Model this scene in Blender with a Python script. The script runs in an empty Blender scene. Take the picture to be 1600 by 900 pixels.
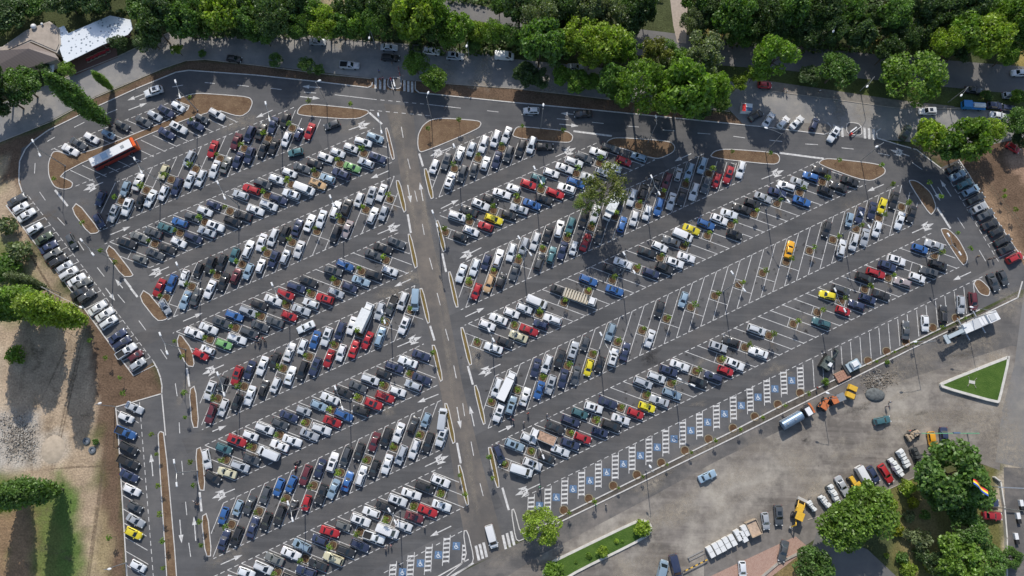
# Aerial view of a large herringbone car park, rebuilt as a 3D place (Blender 4.5)
import bpy, bmesh, math, random
import numpy as np
from mathutils import Vector, Matrix
from mathutils.geometry import tessellate_polygon

random.seed(7)
RNG = np.random.default_rng(7)
C = bpy.context.scene.collection
HCAM = 179.0; FPX = 1145.4; TILT = .2071; ROLL = .0403; ROW = .4808
ct_, st_ = math.cos(TILT), math.sin(TILT); cr_, sr_ = math.cos(ROLL), math.sin(ROLL)

def P(px, py, z=0.0):
    """point of the place seen at this spot of the survey photograph, at height z"""
    u = (px - 800) / FPX; v = -(py - 450) / FPX
    x = cr_ * u - sr_ * v; y = sr_ * u + cr_ * v; w = -1.0
    y, w = ct_ * y - st_ * w, st_ * y + ct_ * w
    k = (z - HCAM) / w
    return (x * k, y * k)

def P3(px, py, z=0.0):
    x, y = P(px, py, z); return Vector((x, y, z))

def heading(px, py, dx, dy):
    a = P(px - dx, py - dy); b = P(px + dx, py + dy)
    return math.atan2(b[1] - a[1], b[0] - a[0])

# ------------------------------------------------------------------ materials
MATS = {}
def mat(name, col, rough=.8, metal=0, noise=.0, nscale=1.0, bump=0, coat=0, spec=.5, col2=None):
    if name in MATS: return MATS[name]
    m = bpy.data.materials.new(name); m.use_nodes = True
    nt = m.node_tree; b = nt.nodes['Principled BSDF']
    b.inputs['Roughness'].default_value = rough; b.inputs['Metallic'].default_value = metal
    b.inputs['Coat Weight'].default_value = coat; b.inputs['Specular IOR Level'].default_value = spec
    if noise or col2:
        g = nt.nodes.new('ShaderNodeNewGeometry')
        n = nt.nodes.new('ShaderNodeTexNoise'); n.inputs['Scale'].default_value = nscale; n.inputs['Detail'].default_value = 5
        nt.links.new(g.outputs['Position'], n.inputs['Vector'])
        r = nt.nodes.new('ShaderNodeValToRGB')
        c2 = col2 if col2 else tuple(c * (1 + noise) for c in col)
        c1 = tuple(c * (1 - noise) for c in col) if not col2 else col
        r.color_ramp.elements[0].position = .35; r.color_ramp.elements[1].position = .65
        r.color_ramp.elements[0].color = (*c1, 1); r.color_ramp.elements[1].color = (*c2, 1)
        nt.links.new(n.outputs['Fac'], r.inputs['Fac']); nt.links.new(r.outputs['Color'], b.inputs['Base Color'])
        if bump:
            bp = nt.nodes.new('ShaderNodeBump'); bp.inputs['Strength'].default_value = bump
            nt.links.new(n.outputs['Fac'], bp.inputs['Height']); nt.links.new(bp.outputs['Normal'], b.inputs['Normal'])
    else:
        b.inputs['Base Color'].default_value = (*col, 1)
    MATS[name] = m
    return m

def object_paint(name, rough=.32, metal=.15, coat=.5, attr=None, dust=.12):
    m = bpy.data.materials.new(name); m.use_nodes = True
    nt = m.node_tree; b = nt.nodes['Principled BSDF']
    if attr:
        s = nt.nodes.new('ShaderNodeAttribute'); s.attribute_name = attr; out = s.outputs['Color']
    else:
        s = nt.nodes.new('ShaderNodeObjectInfo'); out = s.outputs['Color']
    n = nt.nodes.new('ShaderNodeTexNoise'); n.inputs['Scale'].default_value = 1.3; n.inputs['Detail'].default_value = 4
    g = nt.nodes.new('ShaderNodeNewGeometry'); nt.links.new(g.outputs['Position'], n.inputs['Vector'])
    mx = nt.nodes.new('ShaderNodeMix'); mx.data_type = 'RGBA'
    ml = nt.nodes.new('ShaderNodeMath'); ml.operation = 'MULTIPLY'; ml.inputs[1].default_value = dust
    nt.links.new(n.outputs['Fac'], ml.inputs[0]); nt.links.new(ml.outputs[0], mx.inputs['Factor'])
    nt.links.new(out, mx.inputs['A']); mx.inputs['B'].default_value = (.30, .26, .21, 1)
    nt.links.new(mx.outputs['Result'], b.inputs['Base Color'])
    b.inputs['Roughness'].default_value = rough; b.inputs['Metallic'].default_value = metal
    b.inputs['Coat Weight'].default_value = coat; b.inputs['Coat Roughness'].default_value = .08
    MATS[name] = m
    return m

PAINT = object_paint('car_paint')
PAINTV = object_paint('car_paint_varied', attr='paint')
CLOTH = object_paint('cloth_dyed', rough=.9, metal=0, coat=0, dust=.05)
GLASS = mat('car_glass', (.012, .018, .022), rough=.06, spec=.8, coat=.4)
TYRE = mat('tyre_rubber', (.015, .015, .015), rough=.9)
RIM = mat('wheel_rim', (.35, .35, .36), rough=.35, metal=.8)
LAMPG = mat('lamp_glass', (.6, .62, .62), rough=.15)
TAIL = mat('tail_glass', (.3, .01, .01), rough=.2)
BLK = mat('black_plastic', (.018, .018, .018), rough=.6)
KERB = mat('kerb_white_paint', (.54, .525, .50), rough=.8, noise=.12, nscale=1.5)
MARK = mat('road_paint', (.66, .66, .64), rough=.75, nscale=1.6, col2=(.42, .41, .40))
STEEL = mat('galvanised_steel', (.42, .44, .45), rough=.4, metal=.6, noise=.05, nscale=3)
WHITE = mat('white_enamel', (.72, .73, .73), rough=.35)
CONC = mat('concrete', (.34, .31, .27), rough=.9, noise=.12, nscale=1.2, bump=.1)
YEL = mat('machine_yellow', (.66, .40, .04), rough=.45, noise=.08, nscale=1.5)
ORG = mat('machine_orange', (.50, .15, .05), rough=.5, noise=.12, nscale=1.5)
DARKM = mat('machine_dark', (.05, .055, .055), rough=.6, noise=.2, nscale=2)
BLUEM = mat('blue_paint', (.09, .16, .27), rough=.7, noise=.3, nscale=3)
TARP = mat('white_tarpaulin', (.66, .68, .68), rough=.7, noise=.06, nscale=2, bump=.2)
WOOD = mat('old_wood', (.36, .29, .21), rough=.85, noise=.2, nscale=4)

def soil_mat(name, c1, c2, scale, bump=.4, speck=(.16, .12, .07)):
    m = bpy.data.materials.new(name); m.use_nodes = True; nt = m.node_tree; b = nt.nodes['Principled BSDF']
    g = nt.nodes.new('ShaderNodeNewGeometry')
    n = nt.nodes.new('ShaderNodeTexNoise'); n.inputs['Scale'].default_value = scale; n.inputs['Detail'].default_value = 8; n.inputs['Roughness'].default_value = .7
    n2 = nt.nodes.new('ShaderNodeTexNoise'); n2.inputs['Scale'].default_value = scale * 9; n2.inputs['Detail'].default_value = 3
    nt.links.new(g.outputs['Position'], n.inputs['Vector']); nt.links.new(g.outputs['Position'], n2.inputs['Vector'])
    r = nt.nodes.new('ShaderNodeValToRGB'); r.color_ramp.elements[0].position = .32; r.color_ramp.elements[1].position = .68
    r.color_ramp.elements[0].color = (*c1, 1); r.color_ramp.elements[1].color = (*c2, 1)
    nt.links.new(n.outputs['Fac'], r.inputs['Fac'])
    r2 = nt.nodes.new('ShaderNodeValToRGB'); r2.color_ramp.elements[0].position = .60; r2.color_ramp.elements[1].position = .66
    nt.links.new(n2.outputs['Fac'], r2.inputs['Fac'])
    mx = nt.nodes.new('ShaderNodeMix'); mx.data_type = 'RGBA'
    ml = nt.nodes.new('ShaderNodeMath'); ml.operation = 'MULTIPLY'; ml.inputs[1].default_value = .6
    nt.links.new(r2.outputs['Color'], ml.inputs[0]); nt.links.new(ml.outputs[0], mx.inputs['Factor'])
    nt.links.new(r.outputs['Color'], mx.inputs['A']); mx.inputs['B'].default_value = (*speck, 1)
    nt.links.new(mx.outputs['Result'], b.inputs['Base Color'])
    b.inputs['Roughness'].default_value = .95; b.inputs['Specular IOR Level'].default_value = .1
    bp = nt.nodes.new('ShaderNodeBump'); bp.inputs['Strength'].default_value = bump; bp.inputs['Distance'].default_value = .3
    nt.links.new(n2.outputs['Fac'], bp.inputs['Height']); nt.links.new(bp.outputs['Normal'], b.inputs['Normal'])
    MATS[name] = m
    return m
SOIL = soil_mat('planting_soil', (.115, .072, .046), (.205, .140, .088), .35, speck=(.27, .20, .11))
SOILD = soil_mat('moist_soil', (.07, .04, .025), (.15, .09, .05), .5)
DRYG = soil_mat('dry_bed_grass', (.13, .10, .03), (.20, .14, .06), .6, speck=(.10, .12, .02))
LAWN = soil_mat('lawn_grass', (.045, .095, .018), (.085, .145, .030), .45, bump=.5, speck=(.12, .17, .05))

def asphalt_mat(name, c1, c2, dust, dustamt, dscale=.05, streak=0.0, patch=None):
    c1, c2, dust = (tuple(x * 1.17 for x in q_) for q_ in (c1, c2, dust))
    m = bpy.data.materials.new(name); m.use_nodes = True; nt = m.node_tree; b = nt.nodes['Principled BSDF']
    L = nt.links.new
    g = nt.nodes.new('ShaderNodeNewGeometry')
    def noise(scale, detail, vec=None, rough=.6):
        n = nt.nodes.new('ShaderNodeTexNoise'); n.inputs['Scale'].default_value = scale; n.inputs['Detail'].default_value = detail
        n.inputs['Roughness'].default_value = rough; L(vec if vec else g.outputs['Position'], n.inputs['Vector']); return n.outputs['Fac']
    def ramp(f, a, bb, ca=(0, 0, 0), cb=(1, 1, 1)):
        r = nt.nodes.new('ShaderNodeValToRGB'); r.color_ramp.elements[0].position = a; r.color_ramp.elements[1].position = bb
        r.color_ramp.elements[0].color = (*ca, 1); r.color_ramp.elements[1].color = (*cb, 1); L(f, r.inputs['Fac']); return r.outputs['Color']
    def mix(f, A, B, mul=1.0):
        x = nt.nodes.new('ShaderNodeMix'); x.data_type = 'RGBA'
        k = nt.nodes.new('ShaderNodeMath'); k.operation = 'MULTIPLY'; k.inputs[1].default_value = mul; L(f, k.inputs[0]); L(k.outputs[0], x.inputs['Factor'])
        if isinstance(A, tuple): x.inputs['A'].default_value = (*A, 1)
        else: L(A, x.inputs['A'])
        if isinstance(B, tuple): x.inputs['B'].default_value = (*B, 1)
        else: L(B, x.inputs['B'])
        return x.outputs['Result']
    base = ramp(noise(.12, 8), .35, .65, c1, c2)
    # long faint streaks along the driving lanes
    mp = nt.nodes.new('ShaderNodeMapping'); mp.inputs['Rotation'].default_value = (0, 0, -ROW); mp.inputs['Scale'].default_value = (.03, .55, 1)
    L(g.outputs['Position'], mp.inputs['Vector'])
    st = ramp(noise(1.0, 6, mp.outputs['Vector'], .7), .45, .75)
    col = mix(st, base, tuple(min(1, x * 1.5 + .02) for x in c2), streak)
    d = ramp(noise(dscale, 9, None, .76), .46, .66)
    col = mix(d, col, dust, dustamt)
    sp = ramp(noise(4.5, 3), .62, .72)
    col = mix(sp, col, tuple(min(1, x * 2.2) for x in c2), .22)
    oil = ramp(noise(.9, 2), .70, .78)
    col = mix(oil, col, tuple(x * .45 for x in c1), .5)
    if patch:
        col = patch(nt, g, col, mix, ramp, noise)
    L(col, b.inputs['Base Color']); b.inputs['Roughness'].default_value = .82; b.inputs['Specular IOR Level'].default_value = .3
    MATS[name] = m
    return m
ASPH = asphalt_mat('new_asphalt', (.062, .063, .066), (.084, .084, .086), (.155, .147, .138), .55, .035, .28)
STREET = asphalt_mat('old_street_asphalt', (.155, .155, .155), (.205, .20, .195), (.36, .33, .28), .5, .09, .15)
PARKRD = asphalt_mat('park_road_asphalt', (.10, .10, .10), (.14, .135, .13), (.22, .2, .17), .3, .08, .1)
YARD = asphalt_mat('dusty_yard_asphalt', (.092, .083, .074), (.152, .136, .120), (.36, .33, .28), .85, .055, .7)
SERV = asphalt_mat('service_lane_asphalt', (.075, .072, .070), (.105, .100, .095), (.24, .21, .18), .6, .06, .35)
ROADB = asphalt_mat('side_road_asphalt', (.12, .12, .118), (.16, .155, .15), (.3, .27, .22), .4, .1, .2)
AVE = asphalt_mat('avenue_asphalt', (.085, .079, .074), (.108, .100, .092), (.20, .165, .13), .55, .06, .1)

def brick_mat():
    m = bpy.data.materials.new('red_paving'); m.use_nodes = True; nt = m.node_tree; b = nt.nodes['Principled BSDF']
    g = nt.nodes.new('ShaderNodeNewGeometry')
    mp = nt.nodes.new('ShaderNodeMapping'); mp.inputs['Rotation'].default_value = (0, 0, -1.1); nt.links.new(g.outputs['Position'], mp.inputs['Vector'])
    t = nt.nodes.new('ShaderNodeTexBrick'); t.inputs['Scale'].default_value = 1.2
    t.inputs['Color1'].default_value = (.30, .17, .13, 1); t.inputs['Color2'].default_value = (.37, .23, .18, 1); t.inputs['Mortar'].default_value = (.45, .37, .30, 1)
    nt.links.new(mp.outputs['Vector'], t.inputs['Vector']); nt.links.new(t.outputs['Color'], b.inputs['Base Color']); b.inputs['Roughness'].default_value = .9
    return m
PAVE = brick_mat()

# ------------------------------------------------------------------ mesh helpers
def link(o, parent=None):
    C.objects.link(o)
    if parent is not None: o.parent = parent
    return o

def mesh_obj(name, vf, m, parent=None, smooth=False):
    me = bpy.data.meshes.new(name); me.from_pydata([tuple(v) for v in vf[0]], [], vf[1]); me.update()
    if smooth: me.polygons.foreach_set('use_smooth', [True] * len(me.polygons))
    if isinstance(m, (list, tuple)):
        for x in m: me.materials.append(x)
    else: me.materials.append(m)
    return link(bpy.data.objects.new(name, me), parent)

def tag(o, label=None, cat=None, group=None, kind=None):
    if label: o['label'] = label
    if cat: o['category'] = cat
    if group: o['group'] = group
    if kind: o['kind'] = kind
    return o

def root(name, label, cat, loc=(0, 0, 0), rz=0.0, group=None):
    o = bpy.data.objects.new(name, None); o.empty_display_size = .3
    o.location = loc; o.rotation_euler = (0, 0, rz); C.objects.link(o)
    return tag(o, label, cat, group)

class MB:
    """collects shapes into one mesh"""
    def __init__(s): s.v = []; s.f = []
    def add(s, vs, fs):
        n = len(s.v); s.v += [tuple(v) for v in vs]; s.f += [tuple(i + n for i in f) for f in fs]; return s
    def box(s, c, d, rz=0, ry=0, taper=1.0):
        x, y, z = d[0] / 2, d[1] / 2, d[2] / 2
        vs = [(-x, -y, -z), (x, -y, -z), (x, y, -z), (-x, y, -z), (-x * taper, -y * taper, z), (x * taper, -y * taper, z), (x * taper, y * taper, z), (-x * taper, y * taper, z)]
        M = Matrix.Rotation(rz, 3, 'Z') @ Matrix.Rotation(ry, 3, 'Y')
        vs = [tuple(M @ Vector(v) + Vector(c)) for v in vs]
        return s.add(vs, [(0, 3, 2, 1), (4, 5, 6, 7), (0, 1, 5, 4), (1, 2, 6, 5), (2, 3, 7, 6), (3, 0, 4, 7)])
    def tube(s, a, b, r0, r1=None, n=8, cap=True):
        r1 = r0 if r1 is None else r1
        a = Vector(a); b = Vector(b); d = (b - a).normalized()
        u = d.orthogonal().normalized(); w = d.cross(u)
        vs = []
        for p, r in ((a, r0), (b, r1)):
            for i in range(n):
                t = 2 * math.pi * i / n; vs.append(p + u * math.cos(t) * r + w * math.sin(t) * r)
        fs = [(i, (i + 1) % n, n + (i + 1) % n, n + i) for i in range(n)]
        if cap: fs += [tuple(range(n - 1, -1, -1)), tuple(range(n, 2 * n))]
        return s.add(vs, fs)
    def path(s, pts, rs, n=7):
        for i in range(len(pts) - 1): s.tube(pts[i], pts[i + 1], rs[i], rs[i + 1], n)
        return s
    def ball(s, c, r, sz=(1, 1, 1), n=10, m=6):
        vs = []; fs = []
        for j in range(m + 1):
            ph = math.pi * j / m
            for i in range(n):
                t = 2 * math.pi * i / n
                vs.append((c[0] + r * sz[0] * math.sin(ph) * math.cos(t), c[1] + r * sz[1] * math.sin(ph) * math.sin(t), c[2] + r * sz[2] * math.cos(ph)))
        for j in range(m):
            for i in range(n): fs.append((j * n + i, (j + 1) * n + i, (j + 1) * n + (i + 1) % n, j * n + (i + 1) % n))
        return s.add(vs, fs)
    def prism(s, poly, z0, z1):
        n = len(poly)
        vs = [(x, y, z0) for x, y in poly] + [(x, y, z1) for x, y in poly]
        fs = [(i, (i + 1) % n, n + (i + 1) % n, n + i) for i in range(n)]
        s.add(vs, fs)
        tris = tessellate_polygon([[Vector((x, y, 0)) for x, y in poly]])
        s.add([(x, y, z1) for x, y in poly], [upf(poly, t) for t in tris])
        return s
    def build(s, name, m, parent=None, smooth=False): return mesh_obj(name, (s.v, s.f), m, parent, smooth)

def upf(poly, t):
    a, b, c = (poly[i] for i in t)
    return tuple(t) if (b[0] - a[0]) * (c[1] - a[1]) - (b[1] - a[1]) * (c[0] - a[0]) > 0 else tuple(reversed(t))

def ccw(poly):
    A = sum(poly[i][0] * poly[(i + 1) % len(poly)][1] - poly[(i + 1) % len(poly)][0] * poly[i][1] for i in range(len(poly)))
    return poly if A > 0 else poly[::-1]

def chaikin(poly, it=2, q=.25):
    for _ in range(it):
        out = []
        for i in range(len(poly)):
            a = poly[i]; b = poly[(i + 1) % len(poly)]
            out.append((a[0] * (1 - q) + b[0] * q, a[1] * (1 - q) + b[1] * q))
            out.append((a[0] * q + b[0] * (1 - q), a[1] * q + b[1] * (1 - q)))
        poly = out
    return poly

def inset(poly, d):
    poly = ccw(poly); n = len(poly); out = []
    for i in range(n):
        a = Vector(poly[i - 1]); b = Vector(poly[i]); c = Vector(poly[(i + 1) % n])
        e1 = (b - a).normalized() if (b - a).length > 1e-6 else Vector((1, 0)); e2 = (c - b).normalized() if (c - b).length > 1e-6 else e1
        n1 = Vector((-e1.y, e1.x)); n2 = Vector((-e2.y, e2.x)); m = (n1 + n2)
        m = m / max(.5, m.length_squared / 2) if m.length > 1e-3 else n1
        out.append(tuple(b + m * d))
    return out

def sheet(name, pxpoly, z, m, kind='structure', smooth=0):
    poly = ccw([P(*p) for p in pxpoly])
    if smooth: poly = chaikin(poly, smooth)
    tris = tessellate_polygon([[Vector((x, y, 0)) for x, y in poly]])
    o = mesh_obj(name, ([(x, y, z) for x, y in poly], [upf(poly, t) for t in tris]), m)
    return tag(o, kind=kind)

# ------------------------------------------------------------------ ground sheet with painted-in soil zones
def build_ground():
    xs = np.concatenate([[-2500, -1200, -600, -300, -210], np.arange(-165, 166, 1.25), [210, 300, 600, 1200, 2500]])
    ys = np.concatenate([[-2500, -1200, -600, -300, -180], np.arange(-95, 126, 1.25), [170, 300, 600, 1200, 2500]])
    X, Y = np.meshgrid(xs, ys); nx, ny = len(xs), len(ys)
    pts = np.stack([X.ravel(), Y.ravel()], 1)
    col = np.tile(np.array([.060, .072, .032]), (len(pts), 1))
    wob = sum(np.sin(pts[:, 0] * a + pts[:, 1] * b + c) * d for a, b, c, d in ((.31, .17, 1, .8), (-.22, .4, 2, .7), (.71, -.53, 4, .45), (1.3, .9, .3, .3), (-1.1, 1.7, 2.2, .25)))
    def sd(poly):
        poly = [P(*p) for p in poly]; d = np.full(len(pts), 1e9); ins = np.zeros(len(pts), bool)
        for i in range(len(poly)):
            a = np.array(poly[i]); b = np.array(poly[(i + 1) % len(poly)]); e = b - a
            t = np.clip(((pts - a) @ e) / max(e @ e, 1e-9), 0, 1)
            d = np.minimum(d, np.linalg.norm(pts - a - t[:, None] * e, axis=1))
            cnd = (a[1] > pts[:, 1]) != (b[1] > pts[:, 1])
            xi = a[0] + (pts[:, 1] - a[1]) / (b[1] - a[1] + 1e-12) * (b[0] - a[0])
            ins ^= cnd & (pts[:, 0] < xi)
        return np.where(ins, -d, d)
    def zone(poly, c, soft=2.0, w=1.0, amt=1.0):
        s = sd(poly) + wob * w
        k = np.clip(.5 - s / soft, 0, 1)[:, None] * amt
        col[:] = col * (1 - k) + np.array(c) * k
    def ell(x, y, rx, ry): return [(x + rx * math.cos(t * .6283), y + ry * math.sin(t * .6283)) for t in range(10)]
    SAND = (.35, .27, .19); BR = (.130, .088, .060); GR = (.12, .145, .045)
    zone([(-400, 230), (0, 240), (30, 225), (60, 400), (130, 500), (165, 600), (175, 700), (200, 1100), (-400, 1100)], SAND, 3)
    zone([(0, 640), (60, 650), (66, 700), (62, 728), (20, 735), (-60, 735), (-60, 640)], (.36, .33, .29), 3)
    zone(ell(85, 700, 22, 25), (.44, .37, .29), 2); zone(ell(82, 703, 9, 13), (.30, .27, .23), 3)
    zone([(-100, 740), (60, 745), (100, 770), (125, 830), (130, 1000), (-100, 1000)], GR, 3)
    zone([(20, 790), (45, 780), (60, 830), (40, 960), (0, 960)], (.26, .17, .10), 3)
    zone([(-40, 800), (15, 800), (10, 1000), (-40, 1000)], (.22, .15, .09), 3)
    zone([(88, 740), (110, 760), (122, 850), (118, 1000), (90, 1000)], (.095, .15, .04), 2.5)
    zone([(-60, 330), (25, 380), (60, 440), (70, 500), (-60, 500)], GR, 4, amt=.85)
    zone([(-60, 225), (8, 230), (14, 300), (-60, 330)], (.30, .25, .16), 3)
    zone([(-80, 545), (5, 545), (8, 640), (-80, 640)], (.42, .34, .25), 3)
    zone([(0, 285), (20, 280), (60, 345), (120, 440), (140, 515), (150, 640), (160, 1000), (204, 1000), (186, 640), (262, 620), (240, 560), (110, 440), (14, 320), (38, 305), (36, 220), (14, 225), (10, 260)], BR, 1.6, .5)
    zone([(153, 800), (170, 795), (172, 1000), (150, 1000)], (.33, .27, .15), 3, amt=.7)
    zone([(140, 675), (158, 670), (163, 760), (150, 760)], (.10, .12, .04), 3, amt=.7)
    zone([(-200, 235), (0, 226), (80, 196), (155, 150), (300, 92), (400, 100), (500, 114), (640, 122), (800, 135), (900, 148), (1160, 180), (1168, 200), (1000, 190), (800, 165), (600, 145), (400, 120), (295, 115), (160, 172), (50, 232), (-200, 300)], BR, 1.0, .3)
    zone([(1425, 215), (1640, 190), (1900, 200), (1900, 430), (1600, 425), (1540, 330), (1480, 262)], BR, 2, .6)
    zone([(1530, 300), (1545, 290), (1570, 330), (1600, 390), (1640, 430), (1600, 420), (1560, 360)], (.28, .19, .12), 3, .6, .8)
    zone([(1575, 230), (1600, 225), (1640, 300), (1600, 290), (1580, 262)], (.30, .20, .14), 2)
    for e in ((1268, 18, 13, 10), (1376, 68, 13, 9), (1362, 30, 10, 7), (1462, 28, 14, 9), (1570, 45, 14, 22), (1395, 5, 16, 6), (1205, 35, 8, 8), (1597, 100, 12, 20), (1120, 48, 12, 12)):
        zone(ell(*e), (.30, .23, .08), 2, .8, .85)
    zone([(500, -10), (548, -10), (538, 60), (520, 62)], (.33, .27, .17), 1.5, .5, .8)
    zone([(1100, 100), (1180, 108), (1350, 125), (1480, 142), (1600, 150), (1600, 180), (1300, 148), (1180, 128)], (.07, .09, .03), 1.5, .4)
    zone([(1370, 770), (1440, 735), (1570, 725), (1580, 1000), (1385, 1000), (1400, 860)], (.13, .125, .045), 2)
    zone([(1410, 800), (1450, 770), (1460, 830), (1430, 880), (1405, 870)], (.24, .20, .10), 2, .8, .8)
    zone([(1195, 900), (1250, 868), (1290, 900), (1290, 960), (1195, 960)], (.20, .15, .07), 1.5)
    zone([(1560, 700), (1640, 700), (1640, 1000), (1570, 1000)], (.36, .31, .24), 2)
    me = bpy.data.meshes.new('ground')
    v3 = np.column_stack([pts, np.zeros(len(pts))]).astype(np.float32)
    me.vertices.add(len(pts)); me.vertices.foreach_set('co', v3.ravel())
    ii, jj = np.meshgrid(np.arange(nx - 1), np.arange(ny - 1)); a = (jj * nx + ii).ravel()
    q = np.stack([a, a + 1, a + nx + 1, a + nx], 1).astype(np.int32)
    me.loops.add(q.size); me.loops.foreach_set('vertex_index', q.ravel())
    me.polygons.add(len(q)); me.polygons.foreach_set('loop_start', np.arange(0, q.size, 4, dtype=np.int32))
    at = me.color_attributes.new('soil', 'FLOAT_COLOR', 'POINT')
    at.data.foreach_set('color', np.column_stack([col, np.ones(len(col))]).astype(np.float32).ravel())
    me.update(); me.validate()
    m = bpy.data.materials.new('ground_soil'); m.use_nodes = True; nt = m.node_tree; b = nt.nodes['Principled BSDF']; L = nt.links.new
    A = nt.nodes.new('ShaderNodeAttribute'); A.attribute_name = 'soil'
    g = nt.nodes.new('ShaderNodeNewGeometry')
    n1 = nt.nodes.new('ShaderNodeTexNoise'); n1.inputs['Scale'].default_value = .25; n1.inputs['Detail'].default_value = 10; n1.inputs['Roughness'].default_value = .72; L(g.outputs['Position'], n1.inputs['Vector'])
    n2 = nt.nodes.new('ShaderNodeTexNoise'); n2.inputs['Scale'].default_value = 2.4; n2.inputs['Detail'].default_value = 5; L(g.outputs['Position'], n2.inputs['Vector'])
    r = nt.nodes.new('ShaderNodeMapRange'); r.inputs['From Min'].default_value = .3; r.inputs['From Max'].default_value = .7; r.inputs['To Min'].default_value = .76; r.inputs['To Max'].default_value = 1.42; L(n1.outputs['Fac'], r.inputs['Value'])
    r2 = nt.nodes.new('ShaderNodeMapRange'); r2.inputs['From Min'].default_value = .3; r2.inputs['From Max'].default_value = .7; r2.inputs['To Min'].default_value = .72; r2.inputs['To Max'].default_value = 1.25; L(n2.outputs['Fac'], r2.inputs['Value'])
    mu = nt.nodes.new('ShaderNodeMath'); mu.operation = 'MULTIPLY'; L(r.outputs[0], mu.inputs[0]); L(r2.outputs[0], mu.inputs[1])
    vm = nt.nodes.new('ShaderNodeVectorMath'); vm.operation = 'SCALE'; L(A.outputs['Color'], vm.inputs[0]); L(mu.outputs[0], vm.inputs['Scale'])
    L(vm.outputs[0], b.inputs['Base Color']); b.inputs['Roughness'].default_value = .97; b.inputs['Specular IOR Level'].default_value = .1
    bp = nt.nodes.new('ShaderNodeBump'); bp.inputs['Strength'].default_value = .4; bp.inputs['Distance'].default_value = .3; L(mu.outputs[0], bp.inputs['Height']); L(bp.outputs['Normal'], b.inputs['Normal'])
    me.materials.append(m)
    tag(link(bpy.data.objects.new('ground', me)), kind='structure')
build_ground()

# ------------------------------------------------------------------ roads and paved areas
sheet('park_road', [(620, -60), (697, -4), (800, 20), (900, 34), (995, 45), (1145, 63), (1227, 71), (1392, 87), (1700, 112), (1900, 130), (1900, 180), (1600, 148), (1350, 123), (1230, 110), (1100, 100), (995, 86), (800, 44), (737, 32), (640, 10), (560, -60)], .008, PARKRD)
sheet('park_path', [(1040, -60), (1072, -60), (1074, 20), (1072, 68), (1058, 66), (1052, 40)], .012, mat('path_paving', (.36, .30, .25), rough=.9, noise=.1, nscale=1.5))
STP = [(-200, 170), (0, 162), (100, 122), (185, 88), (255, 55), (278, 44), (400, 48), (560, 62), (700, 74), (800, 92), (1000, 112), (1180, 124), (1300, 144), (1400, 160), (1500, 168), (1650, 182), (1900, 200), (1900, 240), (1600, 215), (1500, 236), (1425, 222), (1300, 212), (1160, 193), (1140, 172), (1000, 160), (900, 148), (800, 137), (700, 130), (580, 122), (400, 101), (320, 92), (290, 94), (255, 106), (150, 150), (80, 188), (0, 222), (-200, 290)]
sheet('street', STP, .012, STREET)
LOT = [(34, 232), (50, 222), (75, 204), (155, 165), (212, 139), (275, 113), (295, 110), (400, 117.5), (580, 137), (640, 144), (800, 160), (950, 174), (1200, 199), (1290, 210), (1370, 217), (1400, 225), (1430, 234), (1470, 262), (1497, 250), (1512, 272), (1550, 332), (1585, 390), (1600, 415), (1640, 440), (1590, 455), (1530, 484), (1230, 628), (1142, 675), (867, 814), (690, 905), (600, 960), (199, 960), (192, 800), (185, 675), (181, 635), (253, 614), (253, 600), (250, 585), (240, 565), (209, 587), (192, 565), (107, 448), (10, 321), (35, 300), (30, 272), (31, 252)]
sheet('car_park_asphalt', LOT, .016, ASPH)
sheet('avenue', [(600, 162), (645, 166), (652, 240), (668, 340), (700, 480), (722, 600), (752, 720), (790, 860), (735, 885), (715, 780), (690, 620), (655, 440), (630, 300), (616, 215)], .022, AVE)
sheet('service_lane', [(560, 980), (705, 902), (867, 820), (1160, 678), (1420, 548), (1590, 466), (1660, 455), (1700, 560), (1580, 540), (1330, 620), (1120, 720), (1020, 775), (840, 870), (700, 960)], .018, SERV)
sheet('service_yard', [(700, 970), (840, 850), (1000, 770), (1120, 700), (1330, 590), (1590, 470), (1592, 560), (1582, 640), (1566, 690), (1562, 735), (1500, 712), (1455, 690), (1430, 705), (1330, 768), (1262, 815), (1180, 862), (1100, 908), (1060, 960)], .013, YARD)
sheet('side_road', [(1602, 440), (1900, 400), (1900, 760), (1640, 740), (1555, 722), (1566, 640), (1585, 570), (1594, 500)], .024, ROADB)
sheet('lower_side_road', [(1568, 730), (1700, 735), (1700, 980), (1578, 980), (1572, 850)], .017, SERV)
sheet('parking_lane', [(1100, 860), (1210, 795), (1300, 765), (1420, 700), (1462, 690), (1452, 735), (1330, 790), (1270, 845), (1180, 900), (1100, 960)], .021, mat('lane_surface', (.17, .155, .14), rough=.9, noise=.15, nscale=.8, bump=.1))
sheet('red_paving', [(1100, 905), (1200, 858), (1243, 838), (1264, 856), (1200, 905), (1150, 960), (1060, 960)], .026, PAVE)
sheet('garden_lane', [(1276, 832), (1355, 858), (1400, 900), (1430, 980), (1300, 980), (1290, 880), (1268, 856)], .0285, PARKRD)
sheet('kerbside_walk', [(1532, 489), (1590, 458), (1590, 466), (1420, 547), (1160, 677), (867, 820), (866, 811), (1142, 675), (1230, 630)], .027, mat('verge_strip', (.085, .075, .062), rough=.9, noise=.25, nscale=1))

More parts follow.
